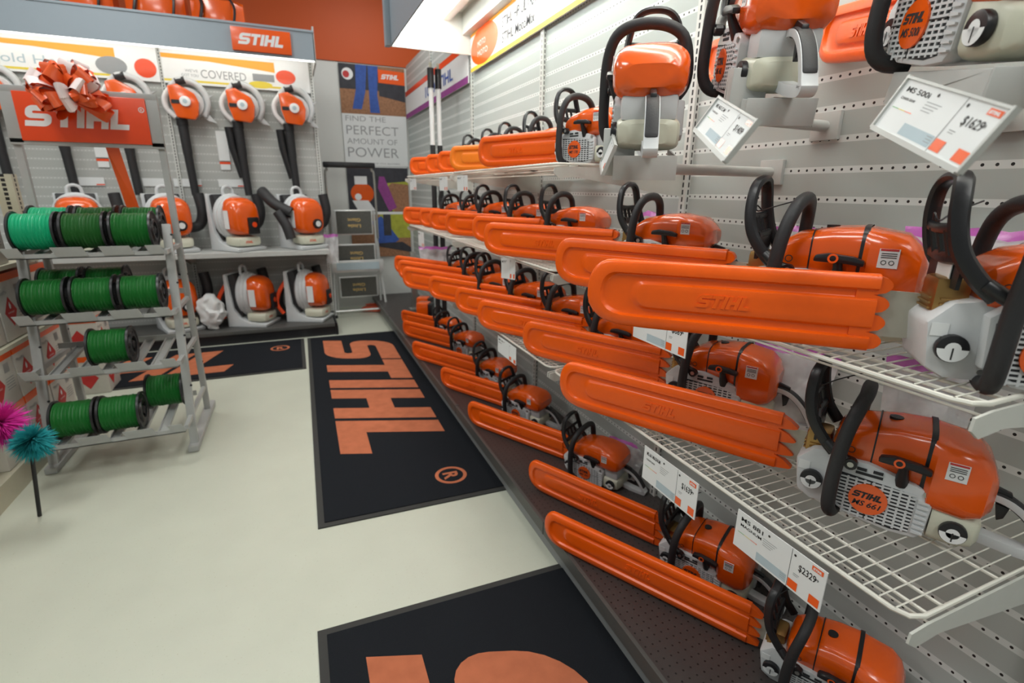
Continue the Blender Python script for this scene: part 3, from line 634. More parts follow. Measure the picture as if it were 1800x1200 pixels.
# ================================================================ left gondola with cartons
gl = thing('gondola_shelving', 'cream gondola with slotted post beside the spool rack at left', 'shelving')
MB().bb(-1.54, -1.46, 3.88, 3.95, 0, 1.455).build('slotted_post', 'slotc', gl)
MB().bb(-1.62, -1.60, 1.2, 3.95, 0, 1.45).build('back_panel', 'gondola', gl)
MB().bb(-1.60, -1.33, 1.2, 3.72, 0, .11).build('base_deck', 'gondola', gl)
MB().bb(-1.60, -1.33, 1.2, 3.72, .635, .655).bb(-1.60, -1.33, 1.2, 3.72, 1.0, 1.02).build('shelf_board', 'gondola', gl)
def carton(loc, sy, sz, label, sx=.24):
    t = thing('carton', label, 'box', loc, 0, 'cartons with red hazard diamonds')
    MB().bb(-sx, 0, -sy/2, sy/2, 0, sz).build('carton_body', 'carton', t, bevel=.003)
    MB().bb(-sx-.001, .0015, -sy/2-.0015, sy/2+.0015, sz-.035, sz+.001).build('orange_band', 'signor', t)
    F = ((.0, -sy/2, 0), YH, ZH); r = .06
    def dia(cx, cy): return [(cx-r, cy), (cx, cy-r*1.25), (cx+r, cy), (cx, cy+r*1.25)]
    MB().flat([dia(sy*.35, sz*.42)], F, .001).build('hazard_diamond', 'red', t)
    m = MB().flat([[(sy*.35-.006, sz*.42+.015), (sy*.35+.006, sz*.42+.015), (sy*.35+.01, sz*.42+.03), (sy*.35, sz*.42+.05), (sy*.35-.01, sz*.42+.03)]], F, .0016)
    put_text(m, 'FLAMMABLE', (V((0, -sy/2+sy*.35-.03, sz*.42-.008)), YH, ZH), .008, .0016, width=.06); m.build('hazard_print', 'signwhite', t)
    m = MB(); put_text(m, 'MotoMix', (V((0, -sy/2+.02, sz*.70)), YH, ZH), .018, .001, width=.08)
    for q in range(5): m.flat([rect(sy*.62, sy*.9, sz*(.30+.05*q), sz*(.315+.05*q))], F, .001)
    for q in range(6): m.flat([rect(sy*(.66+.03*q), sy*(.675+.03*q), sz*.62, sz*.80)], F, .001)
    m.build('small_print', 'grey', t)
    F2 = ((-sx, -sy/2, 0), XH, ZH)
    MB().flat([dia(sx*.5, sz*.42)], F2, .001).build('hazard_diamond', 'red', t)
for i, y in enumerate([3.56, 3.27, 2.98]):
    carton((-1.35, y, .66), .275, .32, ['hazard carton on the upper shelf nearest the cream post', 'hazard carton in the middle of the upper shelf', 'hazard carton at the left edge of the upper shelf'][i])
for i, y in enumerate([3.56, 3.27, 2.98]):
    carton((-1.35, y, .112), .275, .262, ['lowest hazard carton nearest the cream post', 'lowest hazard carton in the middle of the row', 'lowest hazard carton at the left edge of the photo'][i])
    carton((-1.35, y, .376), .275, .256, ['hazard carton of the second layer nearest the cream post', 'hazard carton of the second layer in the middle', 'hazard carton of the second layer at the left edge'][i])
for i in range(3): carton((-1.32, 4.28, .001+.272*i), .24, .27, ['bottom', 'middle', 'top'][i]+' carton of the short stack behind the cream post', .22)
carton((-1.35, 3.20, 1.022), .275, .30, 'hazard carton standing on the top shelf at the left edge')
# pink and teal duster
du = thing('feather_duster', 'fluffy pink and teal duster at the lower left edge', 'duster', (-1.15, 2.55, .0))
rn = random.Random(5)
for nm, c, mt, rr in (('pink_plume', V((-.06, .02, .46)), 'pinkf', .11), ('teal_plume', V((.05, -.03, .39)), 'tealf', .085)):
    m = MB()
    for i in range(1100):
        dd = V((rn.gauss(0, 1), rn.gauss(0, 1), rn.gauss(0, 1))).normalized(); s2 = dd.orthogonal().normalized()*.0022; e = c+dd*rr*rn.uniform(.6, 1.1)+V((0, 0, -.02))
        m.add([c+s2, c-s2, c.lerp(e, .6)-s2*1.3, e, c.lerp(e, .6)+s2*1.3], [(0, 1, 2, 3, 4)])
    m.build(nm, mt, du, recalc=False)
MB().cyl((-.02, .02, .002), (.02, .02, .36), .008, 10).build('stick', 'black', du, smooth=True)
# ================================================================ handheld blowers
def handheld(loc, label, extra=False, rz=0):
    t = thing('leaf_blower', label, 'blower', loc, rz, 'handheld blowers hung on the back panel')
    MB().cyl((.02, .02, .0), (.02, -.10, .0), .125, 26).build('fan_housing', 'white', t, bevel=.012)
    m = MB().prism([(-.11, .12), (-.03, .14), (.09, .07), (.115, .0), (.10, -.10), (.07, -.145), (-.07, -.13), (-.10, -.02)], ((0, -.10, 0), XH, ZH), .07); m.build('engine_cover', 'orange', t, bevel=.018)
    MB().cyl((.015, -.17, .0), (.015, -.19, .0), .042, 22).build('starter_cap', 'signwhite', t, bevel=.004)
    MB().cyl((.015, -.19, .0), (.015, -.192, .0), .018, 16).build('starter_badge', 'paleblue', t)
    MB().bb(-.09, -.03, -.175, -.165, -.02, .01).build('air_intake', 'dark', t)
    MB().tube(catmull([(-.10, -.05, .12), (-.03, -.05, .185), (.08, -.05, .17), (.15, -.05, .10), (.17, -.05, .0), (.13, -.05, -.10)], 5), .026, 10).build('handle_frame', 'white', t, smooth=True)
    MB().tube([(-.055, -.05, .168), (.02, -.05, .188)], .030, 10).build('hand_grip', 'rubber', t, smooth=True)
    MB().tube(catmull([(-.10, -.05, .12), (-.155, -.05, .04), (-.15, -.05, -.05), (-.09, -.05, -.12)], 5), .022, 10).build('fuel_tank', 'signwhite', t, smooth=True)
    MB().prism([(.13, .06), (.23, .085), (.17, .04), (.15, -.06), (.22, -.15), (.16, -.14), (.09, -.08)], ((0, -.03, 0), XH, ZH), .02).build('stand_foot', 'white', t, bevel=.004)
    MB().cyl((-.05, -.06, -.13), (-.05, -.06, -.19), .046, 16).build('nozzle_collar', 'black', t, smooth=True)
    tb_ = MB().tube([(-.05, -.06, -.17), (-.045, -.06, -.42), (-.045, -.06, -.44), (-.035, -.06, -.78)], [.041, .038, .035, .032], 16); tb_.build('blower_tube', 'rubber', t, smooth=True)
    if extra: MB().tube([(-.13, -.05, -.18), (-.12, -.05, -.35), (-.07, -.05, -.62)], [.037, .035, .028], 14).build('spare_nozzle', 'black', t, smooth=True)
    return t
hb = [(-2.09, 'far left'), (-1.67, 'second from left'), (-1.22, 'third from left, behind the rack sign'), (-.785, 'third from right'), (-.345, 'second from right'), (.085, 'rightmost')]
first = None
for i, (x, lab) in enumerate(hb):
    handheld((x, 5.68, 2.10), 'orange and white handheld blower, %s on the back panel' % lab, i >= 4)
for i, (x, z) in enumerate([(-1.49, 1.76), (-.55, 1.76)]):
    t = thing('price_sheet', 'white price sheet hooked on the back panel, %s one' % ['left', 'right'][i], 'price tag', (x, 5.690, z))
    MB().bb(-.045, .045, -.003, 0, -.13, .13).build('card', 'label', t); MB().bb(-.045, .045, -.004, -.003, -.16, -.14).build('red_strip', 'signred', t); MB().bb(-.04, .04, -.003, 0, -.21, -.16).build('lower_card', 'label', t)
for i, x in enumerate([-1.62, -1.12, -.88, -.52]):
    t = thing('price_sheet', 'wide white shelf card low on the back panel, %s' % ['leftmost', 'second from left', 'second from right', 'rightmost'][i], 'price tag', (x, 5.690, 1.43))
    MB().bb(-.11, .11, -.003, 0, -.035, .035).build('card', 'label', t); MB().bb(.05, .11, -.004, -.003, -.03, -.02).build('red_strip', 'signred', t)
# ================================================================ backpack blowers
def superring(cx, hy, z0, z1, cy=0, n=24, e=3.2):
    out = []
    for q in range(n):
        a = 2*math.pi*q/n; c, s2 = math.cos(a), math.sin(a)
        out.append(V((cx, cy+hy*math.copysign(abs(c)**(2/e), c), (z0+z1)/2+(z1-z0)/2*math.copysign(abs(s2)**(2/e), s2))))
    return out
def backpack(loc, rz, label, starter=True, red=False, tube_side=1):
    t = thing('backpack_blower', label, 'blower', loc, rz, 'backpack blowers on the back shelving')
    m = MB().prism([(-.19, 0), (.17, 0), (.18, .03), (.02, .042), (-.07, .085), (-.12, .17), (-.15, .50), (-.175, .50), (-.185, .2)], ((0, .15, 0), XH, ZH), .30); m.build('frame', 'white', t, bevel=.008)
    MB().prism([(-.118, .18), (-.05, .09), (-.03, .32), (-.09, .50), (-.145, .49)], ((0, .13, 0), XH, ZH), .26).build('back_pad', 'rubber', t, bevel=.01)
    m = MB(); m.loft([[V((x, r*.92*math.cos(2*math.pi*q/30), .295+r*1.06*math.sin(2*math.pi*q/30))) for q in range(30)] for x, r in ((-.085, .10), (-.08, .17), (-.06, .195), (-.03, .20), (-.025, .193), (.0, .193), (.005, .185), (.03, .18), (.04, .12))]); m.build('fan_housing', 'white', t, smooth=True)
    rs = []
    for x, hy, z0, z1 in ((.02, .140, .145, .470), (.05, .150, .14, .475), (.10, .145, .14, .465), (.145, .130, .145, .440), (.17, .105, .16, .40), (.178, .07, .19, .35)): rs.append(superring(x, hy, z0, z1))
    MB().loft(rs).build('engine_cover', 'orange', t, smooth=True)
    m = MB(); m.loft([superring(x, hy, z0, z1, 0, 20, 5) for x, hy, z0, z1 in ((-.01, .12, .045, .135), (.10, .13, .04, .13), (.155, .11, .045, .125), (.165, .09, .05, .115))]).build('fuel_tank', 'cream', t, smooth=True)
    m = MB(); put_text(m, 'STIHL', ((.1662, -.055, .072), YH, ZH), .020, .0006, width=.07, bold=.03); m.build('tank_lettering', 'signred', t)
    MB().tube(catmull([(-.06, -.05, .49), (-.065, -.042, .545), (-.065, .0, .565), (-.065, .042, .545), (-.06, .05, .49)], 4), .013, 8).build('carry_handle', 'white', t, smooth=True)
    MB().prism(rect(.04, .10, .20, .36), ((0, -.150, 0), XH, ZH), -.003).build('warning_label', 'label', t)
    if starter:
        MB().cyl((.16, .03, .235), (.20, .03, .235), .045, 20).build('starter_housing', 'black', t, bevel=.004); MB().cyl((.20, .03, .235), (.204, .03, .235), .026, 18).build('starter_badge', 'label', t)
    else:
        MB().bb(.15, .195, -.02, .09, .15, .30).build('air_filter', 'black', t, bevel=.012); MB().cyl((.195, .035, .235), (.199, .035, .235), .024, 18).build('filter_badge', 'signred', t)
    MB().tube(catmull([(-.04, .12*tube_side, .20), (-.02, .23*tube_side, .22), (.0, .27*tube_side, .34), (-.02, .26*tube_side, .50)], 5), .045, 14).build('blower_tube', 'rubber', t, smooth=True)
    if red: MB().tube(catmull([(-.16, -.10, .43), (-.24, -.13, .30), (-.27, -.14, .18), (-.22, -.13, .08)], 5), .009, 8, sq=2).build('shoulder_strap', 'signred', t, smooth=True); MB().tube(catmull([(-.16, .10, .43), (-.27, .05, .34), (-.30, .0, .16), (-.23, .0, .05)], 5), .02, 8).build('harness', 'rubber', t, smooth=True)
    return t
backpack((-1.66, 5.42, .835), R(-75), 'backpack blower behind the teal spool on the upper back shelf')
backpack((-1.02, 5.42, .835), R(-65), 'backpack blower left of the middle on the upper back shelf, partly behind the rack posts')
backpack((-.50, 5.40, .835), R(-48), 'backpack blower with black filter box in the middle of the upper back shelf', False)
backpack((.07, 5.42, .835), R(-58), 'rightmost backpack blower on the upper back shelf')
backpack((-1.08, 5.42, .12), R(-65), 'backpack blower behind the rack posts on the bottom back shelf')
backpack((-.45, 5.40, .12), R(-24), 'backpack blower with red strap in the middle of the bottom back shelf', False, True)
backpack((.06, 5.42, .12), R(-24), 'rightmost backpack blower with red strap on the bottom back shelf', False, True)
for i, (p, r, lab) in enumerate([([(-.26, 5.50, 1.36), (-.16, 5.36, 1.25), (-.02, 5.28, 1.17)], .05, 'loose black blower tube lying on the middle blower of the upper shelf'), ([(-.14, 5.30, 1.18), (-.08, 5.26, 1.06), (-.05, 5.24, .94)], .045, 'short black tube leaning between two blowers on the upper shelf')]):
    m = MB().tube(catmull(p, 5), r, 16, cap=False); m.tube(catmull(p, 5)[::-1], r*.85, 16, cap=False); tag(m.build('blower_tube', 'rubber', smooth=True), lab, 'tube')
m = MB(); t = thing('accessory_bag', 'white crumpled plastic bag on the bottom back shelf by the rack post', 'bag', (-.80, 5.30, .12))
for_v = MB().sphere((0, 0, .17), .12, 34, 24, (.9, .7, 1.4)); for_v.v = [p+V((noise.noise(p*18), noise.noise(p*18+V((5, 5, 5))), noise.noise(p*18+V((9, 1, 2)))*.5))*.035 for p in for_v.v]; 
for p in for_v.v: p.z = max(p.z, .002)
for_v.build('bag_body', 'label', t, smooth=True)
# ================================================================ chainsaws
def scab_mesh(L, pt=False):
    """moulded bar cover, mouth at x=0, tip at x=L, centre line z=0"""
    mb = MB(); H = .063
    def U(h, t, y, n=13, x0=0):
        P = []; xt = L-t; rT = h*.72; rB = h*1.75
        for q in range(8): P.append(V((x0+(xt-rT-x0)*q/7, y, h)))
        for q in range(1, n):
            a = math.pi*q/n; r_ = rT if a < math.pi/2 else rB; P.append(V((xt-r_+r_*math.sin(a)**(.9 if a < math.pi/2 else .62), y, h*math.copysign(abs(math.cos(a))**.9, math.cos(a)))))
        for q in range(8): P.append(V((xt-rB-(xt-rB-x0)*q/7, y, -h)))
        return P
    half = [(H, 0, 0), (H, 0, .005), (H*.985, .0015, .0085), (H*.93, .005, .0115), (H*.70, .020, .0135), (H*.65, .026, .0130), (H*.60, .032, .0070), (H*.56, .036, .0060), (H*.43, .080, .0060), (H*.40, .085, .0068), (H*.355, .092, .0118), (H*.32, .097, .0127), (H*.15, .15, .0128), (0, .18, .0128)]
    for sg in (1, -1):
        rr = [U(h, t, y*sg) for h, t, y in half]; n = len(rr[0]); vs = [p for r in rr for p in r]
        mb.add(vs, [(i*n+k, i*n+k+1, (i+1)*n+k+1, (i+1)*n+k) for i in range(len(rr)-1) for k in range(n-1)])
    # scalloped mouth
    T = 4; P = [(.004, H*.97)]; hh = 2*H*.97/T
    for i in range(T):
        z1 = H*.97-i*hh
        if pt: P += [(-.016, z1-hh*.30), (-.030, z1-hh*.62), (-.033, z1-hh*.74), (-.028, z1-hh*.84), (-.012, z1-hh*.93)]
        else:
            for q in range(1, 8): a = math.pi*q/8; P.append((-.016*math.sin(a)**.75-.002, z1-hh*(q/8)))
        P.append((.006, z1-hh))
    mb.prism([(x, z) for x, z in P]+[(.03, -H*.97), (.03, H*.97)], ((0, -.0085, 0), -XH*-1, ZH), -.017)
    return mb
_sm = {}
def get_scab(L, m, pt=False):
    k = (round(L, 3), m, pt)
    if k not in _sm:
        o = scab_mesh(L, pt).build('scabbard', m, smooth=True)
        lg = MB()
        for sg in (1, -1):
            fr = ((L*.47+(.05 if sg > 0 else -.05), .0118*sg, -.012), XH*-sg, ZH); logo(lg, fr, .086, .023, d=.0030)
        l = lg.build('embossed_wordmark', m); _sm[k] = (o.data, l.data)
        bpy.data.objects.remove(o); bpy.data.objects.remove(l)
    return _sm[k]
def make_saw(sc, word, num, style):
    t = thing('chainsaw', 'x', 'chainsaw'); K = Matrix.Scale(sc, 4) @ Matrix.Translation((-.045, 0, 0))
    def B(mb, name, m, parent=None, **kw): return mb.xf(K).build(name, m, parent or t, **kw)
    big = style == 'pro'
    B(MB().prism([(.0, .02), (.012, .10), (-.02, .135), (-.10, .15), (-.25, .15), (-.28, .05), (-.25, .006), (-.03, .004)], ((0, .095, 0), XH, ZH), .125), 'crankcase', 'white', bevel=.008)
    B(MB().prism([(-.005, .03), (.0, .10), (-.03, .118), (-.13, .115), (-.15, .03), (-.13, .015), (-.03, .015)], ((0, -.03, 0), XH, ZH), .028), 'clutch_cover', 'white', bevel=.006)
    # starter side
    prof = [(-.058, .120), (-.085, .143), (-.13, .146), (-.235, .120), (-.252, .105), (-.248, .018), (-.235, .004), (-.19, -.001 if 0 else .0), (-.11, .008), (-.065, .035)]
    B(MB().prism(prof, ((0, .122, 0), XH, ZH), .030), 'starter_cover', 'white', bevel=.006)
    B(MB().prism([(-.068, .112), (-.20, .105), (-.222, .094), (-.222, .014), (-.19, .009), (-.115, .016), (-.074, .040)], ((0, .1228, 0), XH, ZH), .0008), 'grille_recess', 'dark')
    m = MB()
    for i in range(11):
        z = .018+i*.0085; x0 = -.070-(max(0, .045-z)*1.0); m.box(((x0-.222)/2, .1238, z), (abs(-.222-x0), .0016, .0038))
    for x in (-.083, -.099, -.115, -.131, -.147, -.163, -.179, -.195, -.211): m.box((x, .1238, .060), (.0042, .0018, .094))
    for z in (.018, .030, .042, .054, .066, .078, .090): m.prism([(-.226, 0), (-.246, 0), (-.246, .003), (-.226, .007)], ((0, .126, z), XH, ZH), .004)
    B(m, 'grille_bars', 'white')
    B(MB().box((-.142, .1249, .062), (.0022, .0008, .094)).box((-.147, .1249, .066), (.148, .0008, .0022)), 'crank_mark', 'ink')
    B(MB().prism([(x-.142, z+.064) for x, z in circ(0, 0, .036, 32)], ((0, .1285, 0), XH, ZH), .004), 'emblem', 'orange')
    if word:
        m = MB(); logo(m, ((-.142+.030, .1286, .065), -XH, ZH), .054, .0155, .0004); put_text(m, num, ((-.142+.027, .1286, .046), -XH, ZH), .0125, .0004, width=.050, shear=.25, bold=.02); B(m, 'emblem_lettering', 'ink', t)
    B(MB().box((-.12, .118, .130), (.018, .014, .006)).box((-.15, .118, .131), (.018, .014, .006)).box((-.135, .1225, .120), (.05, .001, .006)), 'top_slot', 'dark')
    B(MB().cyl((-.237, .122, .112), (-.237, .1245, .112), .006, 10).cyl((-.065, .121, .03), (-.065, .1235, .03), .005, 10), 'screw', 'steel')
    # engine cover
    rs = []
    z9 = 0 if big else .045
    for x, hy, z0, z1, cy in ((-.055, .05, .135, .180, .035), (-.062, .066, .125, .198, .035), (-.10, .074, .122, .222, .035), (-.17, .077, .120, .236, .035), (-.225, .079, .105, .240, .037), (-.238, .087, .070+z9, .238, .042), (-.30, .086, .066+z9, .228, .042), (-.326, .080, .078+z9, .205, .042), (-.340, .060, .095+z9, .175+z9*.3, .042)):
        rs.append(superring(x, hy, z0, z1, cy, 28, 4.2 if big else 3.4))
    B(MB().loft(rs), 'engine_cover', 'orange', smooth=True)
    if big:
        B(MB().loft([superring(x, h_, z0, z1, .036, 28, 4.2) for x, h_, z0, z1 in ((-.222, .0815, .103, .2415), (-.233, .0850, .083, .2412))], cap=False), 'cover_strap', 'black', smooth=True)
        B(MB().loft([superring(x, h_, z0, z1, .035, 28, 4.2) for x, h_, z0, z1 in ((-.131, .0762, .1205, .2303), (-.134, .0764, .1205, .231))], cap=False), 'cover_seam', 'black', smooth=True)
        B(MB().cyl((-.16, .035, .232), (-.16, .035, .238), .013, 14), 'cover_knob', 'black')
        m = MB(); ringpoly(m, (0, 0), .006, .008, ((-.075, .1105, .165), -XH, ZH), .001, 14); ringpoly(m, (.018, 0), .006, .008, ((-.075, .1110, .165), -XH, ZH), .001, 14); B(m, 'printed_mark', 'ink')
        m = MB(); put_text(m, 'MAGNUM', ((-.300, .005, .2225), YH*1, XH*1), .012, .0, width=.055, bold=.03)
        for p in m.v: p.z = .2240
        B(m, 'cover_lettering', 'ink')
    B(MB().prism(rect(-.275, -.245, .172, .210) if not big else rect(-.290, -.256, .162, .200), ((0, .1298, 0), XH, ZH), .0035), 'warning_label', 'label')
    yl = .1301; zl = .165 if big else .175; xl = -.288 if big else -.275
    m = MB()
    for q in range(3): m.box((xl+.015, yl, zl+.026-.004*q), (.026, .0006, .0015))
    for cx_ in (-.006, .007): ringpoly(m, (0, 0), .0035, .0048, ((xl+.015+cx_, yl, zl+.008), -XH, ZH), .0003, 12)
    B(m, 'label_print', 'ink'); B(MB().box((xl+.015, yl, zl+.033), (.030, .0006, .004)), 'label_header', 'red')
    # tank and caps
    B(MB().loft([superring(x, hy, z0, z1, .04, 22, 5) for x, hy, z0, z1 in ((-.252, .076, .004, .10 if big else .08), (-.30, .076, .003, .088 if big else .076), (-.325, .068, .010, .074), (-.335, .05, .02, .065))]), 'fuel_tank', 'cream', smooth=True)
    for nm, c in (('fuel_cap', (-.292, .112, .045)), ('oil_cap', (-.028, .094, .060))):
        o = B(MB().cyl((c[0], c[1], c[2]), (c[0], c[1]+.014, c[2]), .0235, 22), nm, 'black', bevel=.002)
        fr = ((c[0], c[1]+.0142, c[2]), -XH, ZH)
        B(MB().flat([[(.022*math.cos(a), .022*math.sin(a)) for a in [math.pi+math.pi*q/12 for q in range(13)]], circ(0, 0, .0115, 16)], fr, .0005), 'cap_face', 'label', o)
        B(MB().flat([rect(-.0012, .0012, -.018, .002)], fr, .0009), 'cap_slot', 'ink', o)
    B(MB().prism(rect(-.020, .004, .078, .100), ((0, .0962, 0), XH, ZH), .0008), 'serial_label', 'label')
    # muffler
    m = MB().bb(-.050, .002, .0, .068, .108, .172); o = B(m, 'muffler', 'bronze', bevel=.010)
    m = MB()
    for z in (.118, .127, .136): m.box((.003, .034, z), (.004, .05, .0035)); m.box((-.024, .069, z), (.032, .004, .0035))
    B(m, 'muffler_rib', 'bronze', o)
    B(MB().prism([(-.02, -.042), (.12, -.046), (.12, .046), (-.02, .042)], ((.0, .0025, .09), XH, ZH), .005), 'guide_bar', 'barmetal')
    # handles
    path = catmull([(-.085, .085, .006), (-.078, .128, .010), (-.072, .150, .045), (-.072, .153, .13), (-.080, .149, .215), (-.092, .128, .270), (-.100, .080, .292), (-.100, .01, .290), (-.096, -.040, .262), (-.092, -.058, .20), (-.090, -.055, .15), (-.090, -.035, .12)], 5)
    B(MB().tube(path, .0145, 14), 'front_handle', 'rubber', smooth=True)
    q2 = [(v.x, v.y) for v in catmull([(-.295, .106, 0), (-.335, .116, 0), (-.375, .108, 0), (-.412, .078, 0), (-.440, .036, 0), (-.447, .014, 0), (-.430, .0085, 0), (-.385, .010, 0), (-.34, .016, 0), (-.29, .022, 0)], 4)]
    o = B(MB().strip(q2, .020, .052, [.014]*19+[.022]*(len(q2)-19)), 'rear_handle', 'white', bevel=.004)
    B(MB().strip(q2[4:17], .021, .051, .021), 'hand_grip', 'rubber', o, bevel=.006)
    B(MB().prism([(-.352, .100), (-.375, .095), (-.370, .070), (-.360, .062)], ((0, .042, 0), XH, ZH), .012), 'throttle_trigger', 'black', o, bevel=.002)
    B(MB().prism([(-.325, .124), (-.375, .118), (-.373, .128), (-.34, .138)], ((0, .042, 0), XH, ZH), .014), 'throttle_lock', 'black', o, bevel=.002)
    if not big: B(MB().bb(-.325, -.25, -.025, .105, .070, .128), 'rear_housing', 'white', bevel=.012)
    # hand guard
    g1 = [(-.062, .118, .150), (-.036, .112, .175), (-.008, .106, .215), (.004, .098, .262), (.004, .084, .312), (-.002, .056, .334), (-.002, .006, .334), (.0, -.026, .312), (-.004, -.042, .262), (-.020, -.048, .205), (-.05, -.045, .165)]
    gp = catmull(g1, 4)
    hg = B(MB().tube(gp, .0092, 8, sq=1.5), 'hand_guard', 'black', smooth=True)
    m = MB(); m.tube(catmull([(.0, .090, .255), (.004, .03, .250), (-.002, -.035, .252)], 4), .006, 8, sq=1.5)
    m.tube(catmull([(-.018, .10, .208), (-.010, .03, .204), (-.015, -.04, .208)], 4), .008, 8, sq=1.5)
    for y in (.06, .028, -.004): m.tube([(-.010, y, .206), (.003, y, .250)], .006, 8)
    if big: m.prism([(.09, .155), (.095, .205), (-.04, .205), (-.04, .16)], ((-.022, 0, 0), YH, ZH), .006)
    B(m, 'guard_web', 'black', hg, smooth=True)
    if big: B(MB().box((-.014, .035, .182), (.0012, .06, .03)), 'guard_label', 'label', hg)
    o = B(MB().tube(catmull([(-.045, .115, .170), (-.075, .128, .150), (-.098, .128, .142)], 4), .012, 10), 'guard_pivot', 'black', smooth=True)
    B(MB().cyl((-.098, .126, .142), (-.098, .1425, .142), .013, 14), 'pivot_boss', 'black', o); B(MB().cyl((-.098, .1425, .142), (-.098, .144, .142), .0065, 10), 'bolt', 'steel', o)
    if big: B(MB().tube(catmull([(.002, -.012, .262), (.010, .01, .275), (.004, .02, .262), (-.03, -.03, .275), (-.085, -.075, .295)], 5), .0017, 6), 'cable_tie', 'black', hg)
    # starter grip
    o = B(MB().tube([(-.192, .112, .118), (-.190, .132, .158), (-.188, .135, .175)], [.014, .009, .009], 12), 'starter_grip', 'black', smooth=True)
    B(MB().prism([(-.143, .166), (-.146, .180), (-.170, .185), (-.215, .181), (-.236, .174), (-.236, .161), (-.205, .165)], ((0, .145, 0), XH, ZH), .020), 'grip_bar', 'black', o, bevel=.005)
    if big:
        m = MB(); ringpoly(m, (0, 0), .006, .010, ((-.180, .1452, .175), -XH, ZH), .0008, 16); B(m, 'grip_ring', 'signor', o)
    # bar cover
    sm, lm = get_scab(.6, 'scab')
    s2 = bpy.data.objects.new('scabbard', sm); COL.objects.link(s2); s2.parent = t; s2.location = (.018, .002*sc, .09*sc)
    l2 = bpy.data.objects.new('embossed_wordmark', lm); COL.objects.link(l2); l2.parent = s2
    return t
used = {}
def saw(kind, loc, rz, label, L=.6, scm='scab', pitch=0, roll=0, group=None, hs=1.0, pt=False):
    if kind not in used:
        sc, word, num, st = {'l': (.86, True, 'MS 661', 'pro'), 'm': (.84, True, 'MS 291', 'home'), 's': (.76, True, 'MS 170', 'home'), 'x': (.95, True, 'MS 500i', 'pro'), 'y': (.92, True, 'MS 462', 'home')}[kind]
        t = used[kind] = make_saw(sc, word, num, st); 
    else: t = copy_tree(used[kind])
    sc = {'l': .86, 'm': .84, 's': .76, 'x': .95, 'y': .92}[kind]
    for ch in t.children:
        if ch.name.split('.')[0] == 'scabbard':
            sm, lm = get_scab(L-.01, scm, pt); ch.data = sm; ch.scale = (1, 1, hs)
            for e in ch.children: e.data = lm
    t.rotation_mode = 'QUATERNION'
    t.rotation_quaternion = (Matrix.Rotation(rz, 3, 'Z') @ Matrix.Rotation(-pitch, 3, 'Y') @ Matrix.Rotation(roll, 3, 'X')).to_quaternion()
    t.location = loc; t['label'] = label; t['category'] = 'chainsaw'
    if group: t['group'] = group
    return t
ORD = ['nearest', 'second', 'third', 'fourth', 'fifth', 'sixth', 'seventh', 'farthest']
def row(z, rows, grp, desc, hs=1.0, roll=0):
    for i, (bx, by, az, L, kd, scm) in enumerate(rows):
        nm = ORD[i] if i < len(rows)-1 else 'farthest'
        lab = ('%s chainsaw on the %s, orange bar cover toward the aisle' % (nm, desc)) if nm in ('nearest', 'farthest') else ('%s chainsaw from the viewer on the %s' % (nm, desc))
        saw(kd, (bx, by, z), R(90-az), lab, L, scm, 0, roll, grp, hs, z < 1)
row(Z3+.004, [(0.975, 0.71, -29, 0.6, 'l', 'scab'), (1.045, 1.22, -29, 0.56, 'l', 'scab'), (1.008, 1.649, -29, 0.56, 'm', 'scab'), (0.996, 1.991, -29, 0.55, 'm', 'scab'), (0.972, 2.345, -29, 0.59, 'm', 'scab'), (0.93, 2.67, -29, 0.66, 'm', 'scab'), (0.953, 3.02, -29, 0.64, 'm', 'scab'), (0.963, 3.368, -29, 0.6, 's', 'scab')], 'chainsaws on the lower wire shelves', 'lower wire shelves', 1.05)
row(Z2+.004, [(0.865, 0.505, -46, 0.48, 'l', 'scab'), (0.894, 0.853, -30, 0.46, 'l', 'scab'), (0.996, 1.458, -30, 0.58, 'm', 'scab'), (1.036, 2.108, -30, 0.42, 'm', 'scab'), (1.026, 2.498, -30, 0.45, 'm', 'scab'), (1.009, 2.9, -30, 0.42, 'm', 'scab'), (1.03, 3.28, -30, 0.42, 's', 'scab'), (0.98, 3.6, -30, 0.42, 's', 'scab')], 'chainsaws on the chest-height wire shelves', 'chest-height wire shelves')
row(Z0+.002, [(1.105, 0.8, -29, 0.72, 'l', 'scab'), (1.125, 1.25, -27, 0.6, 'l', 'scab'), (1.11, 1.93, -29, 0.64, 'm', 'scab'), (1.066, 2.618, -29, 0.54, 'm', 'scab'), (1.084, 3.15, -29, 0.68, 'm', 'scab'), (1.11, 3.86, -29, 0.62, 'm', 'scab'), (1.12, 4.4, -29, 0.5, 's', 'scab')], 'chainsaws on the base deck', 'dark base deck', 1.15, R(-6))
row(Z1+.004, [(.95, 1.80, -20, .48, 's', 'scab'), (1.06, 2.36, -30, .50, 's', 'scaby'), (1.10, 2.78, -30, .50, 's', 'scab'), (1.12, 3.12, -32, .50, 's', 'scab'), (1.12, 3.50, -34, .52, 's', 'scab')], 'chainsaws on the uppermost wire shelf', 'uppermost wire shelf')
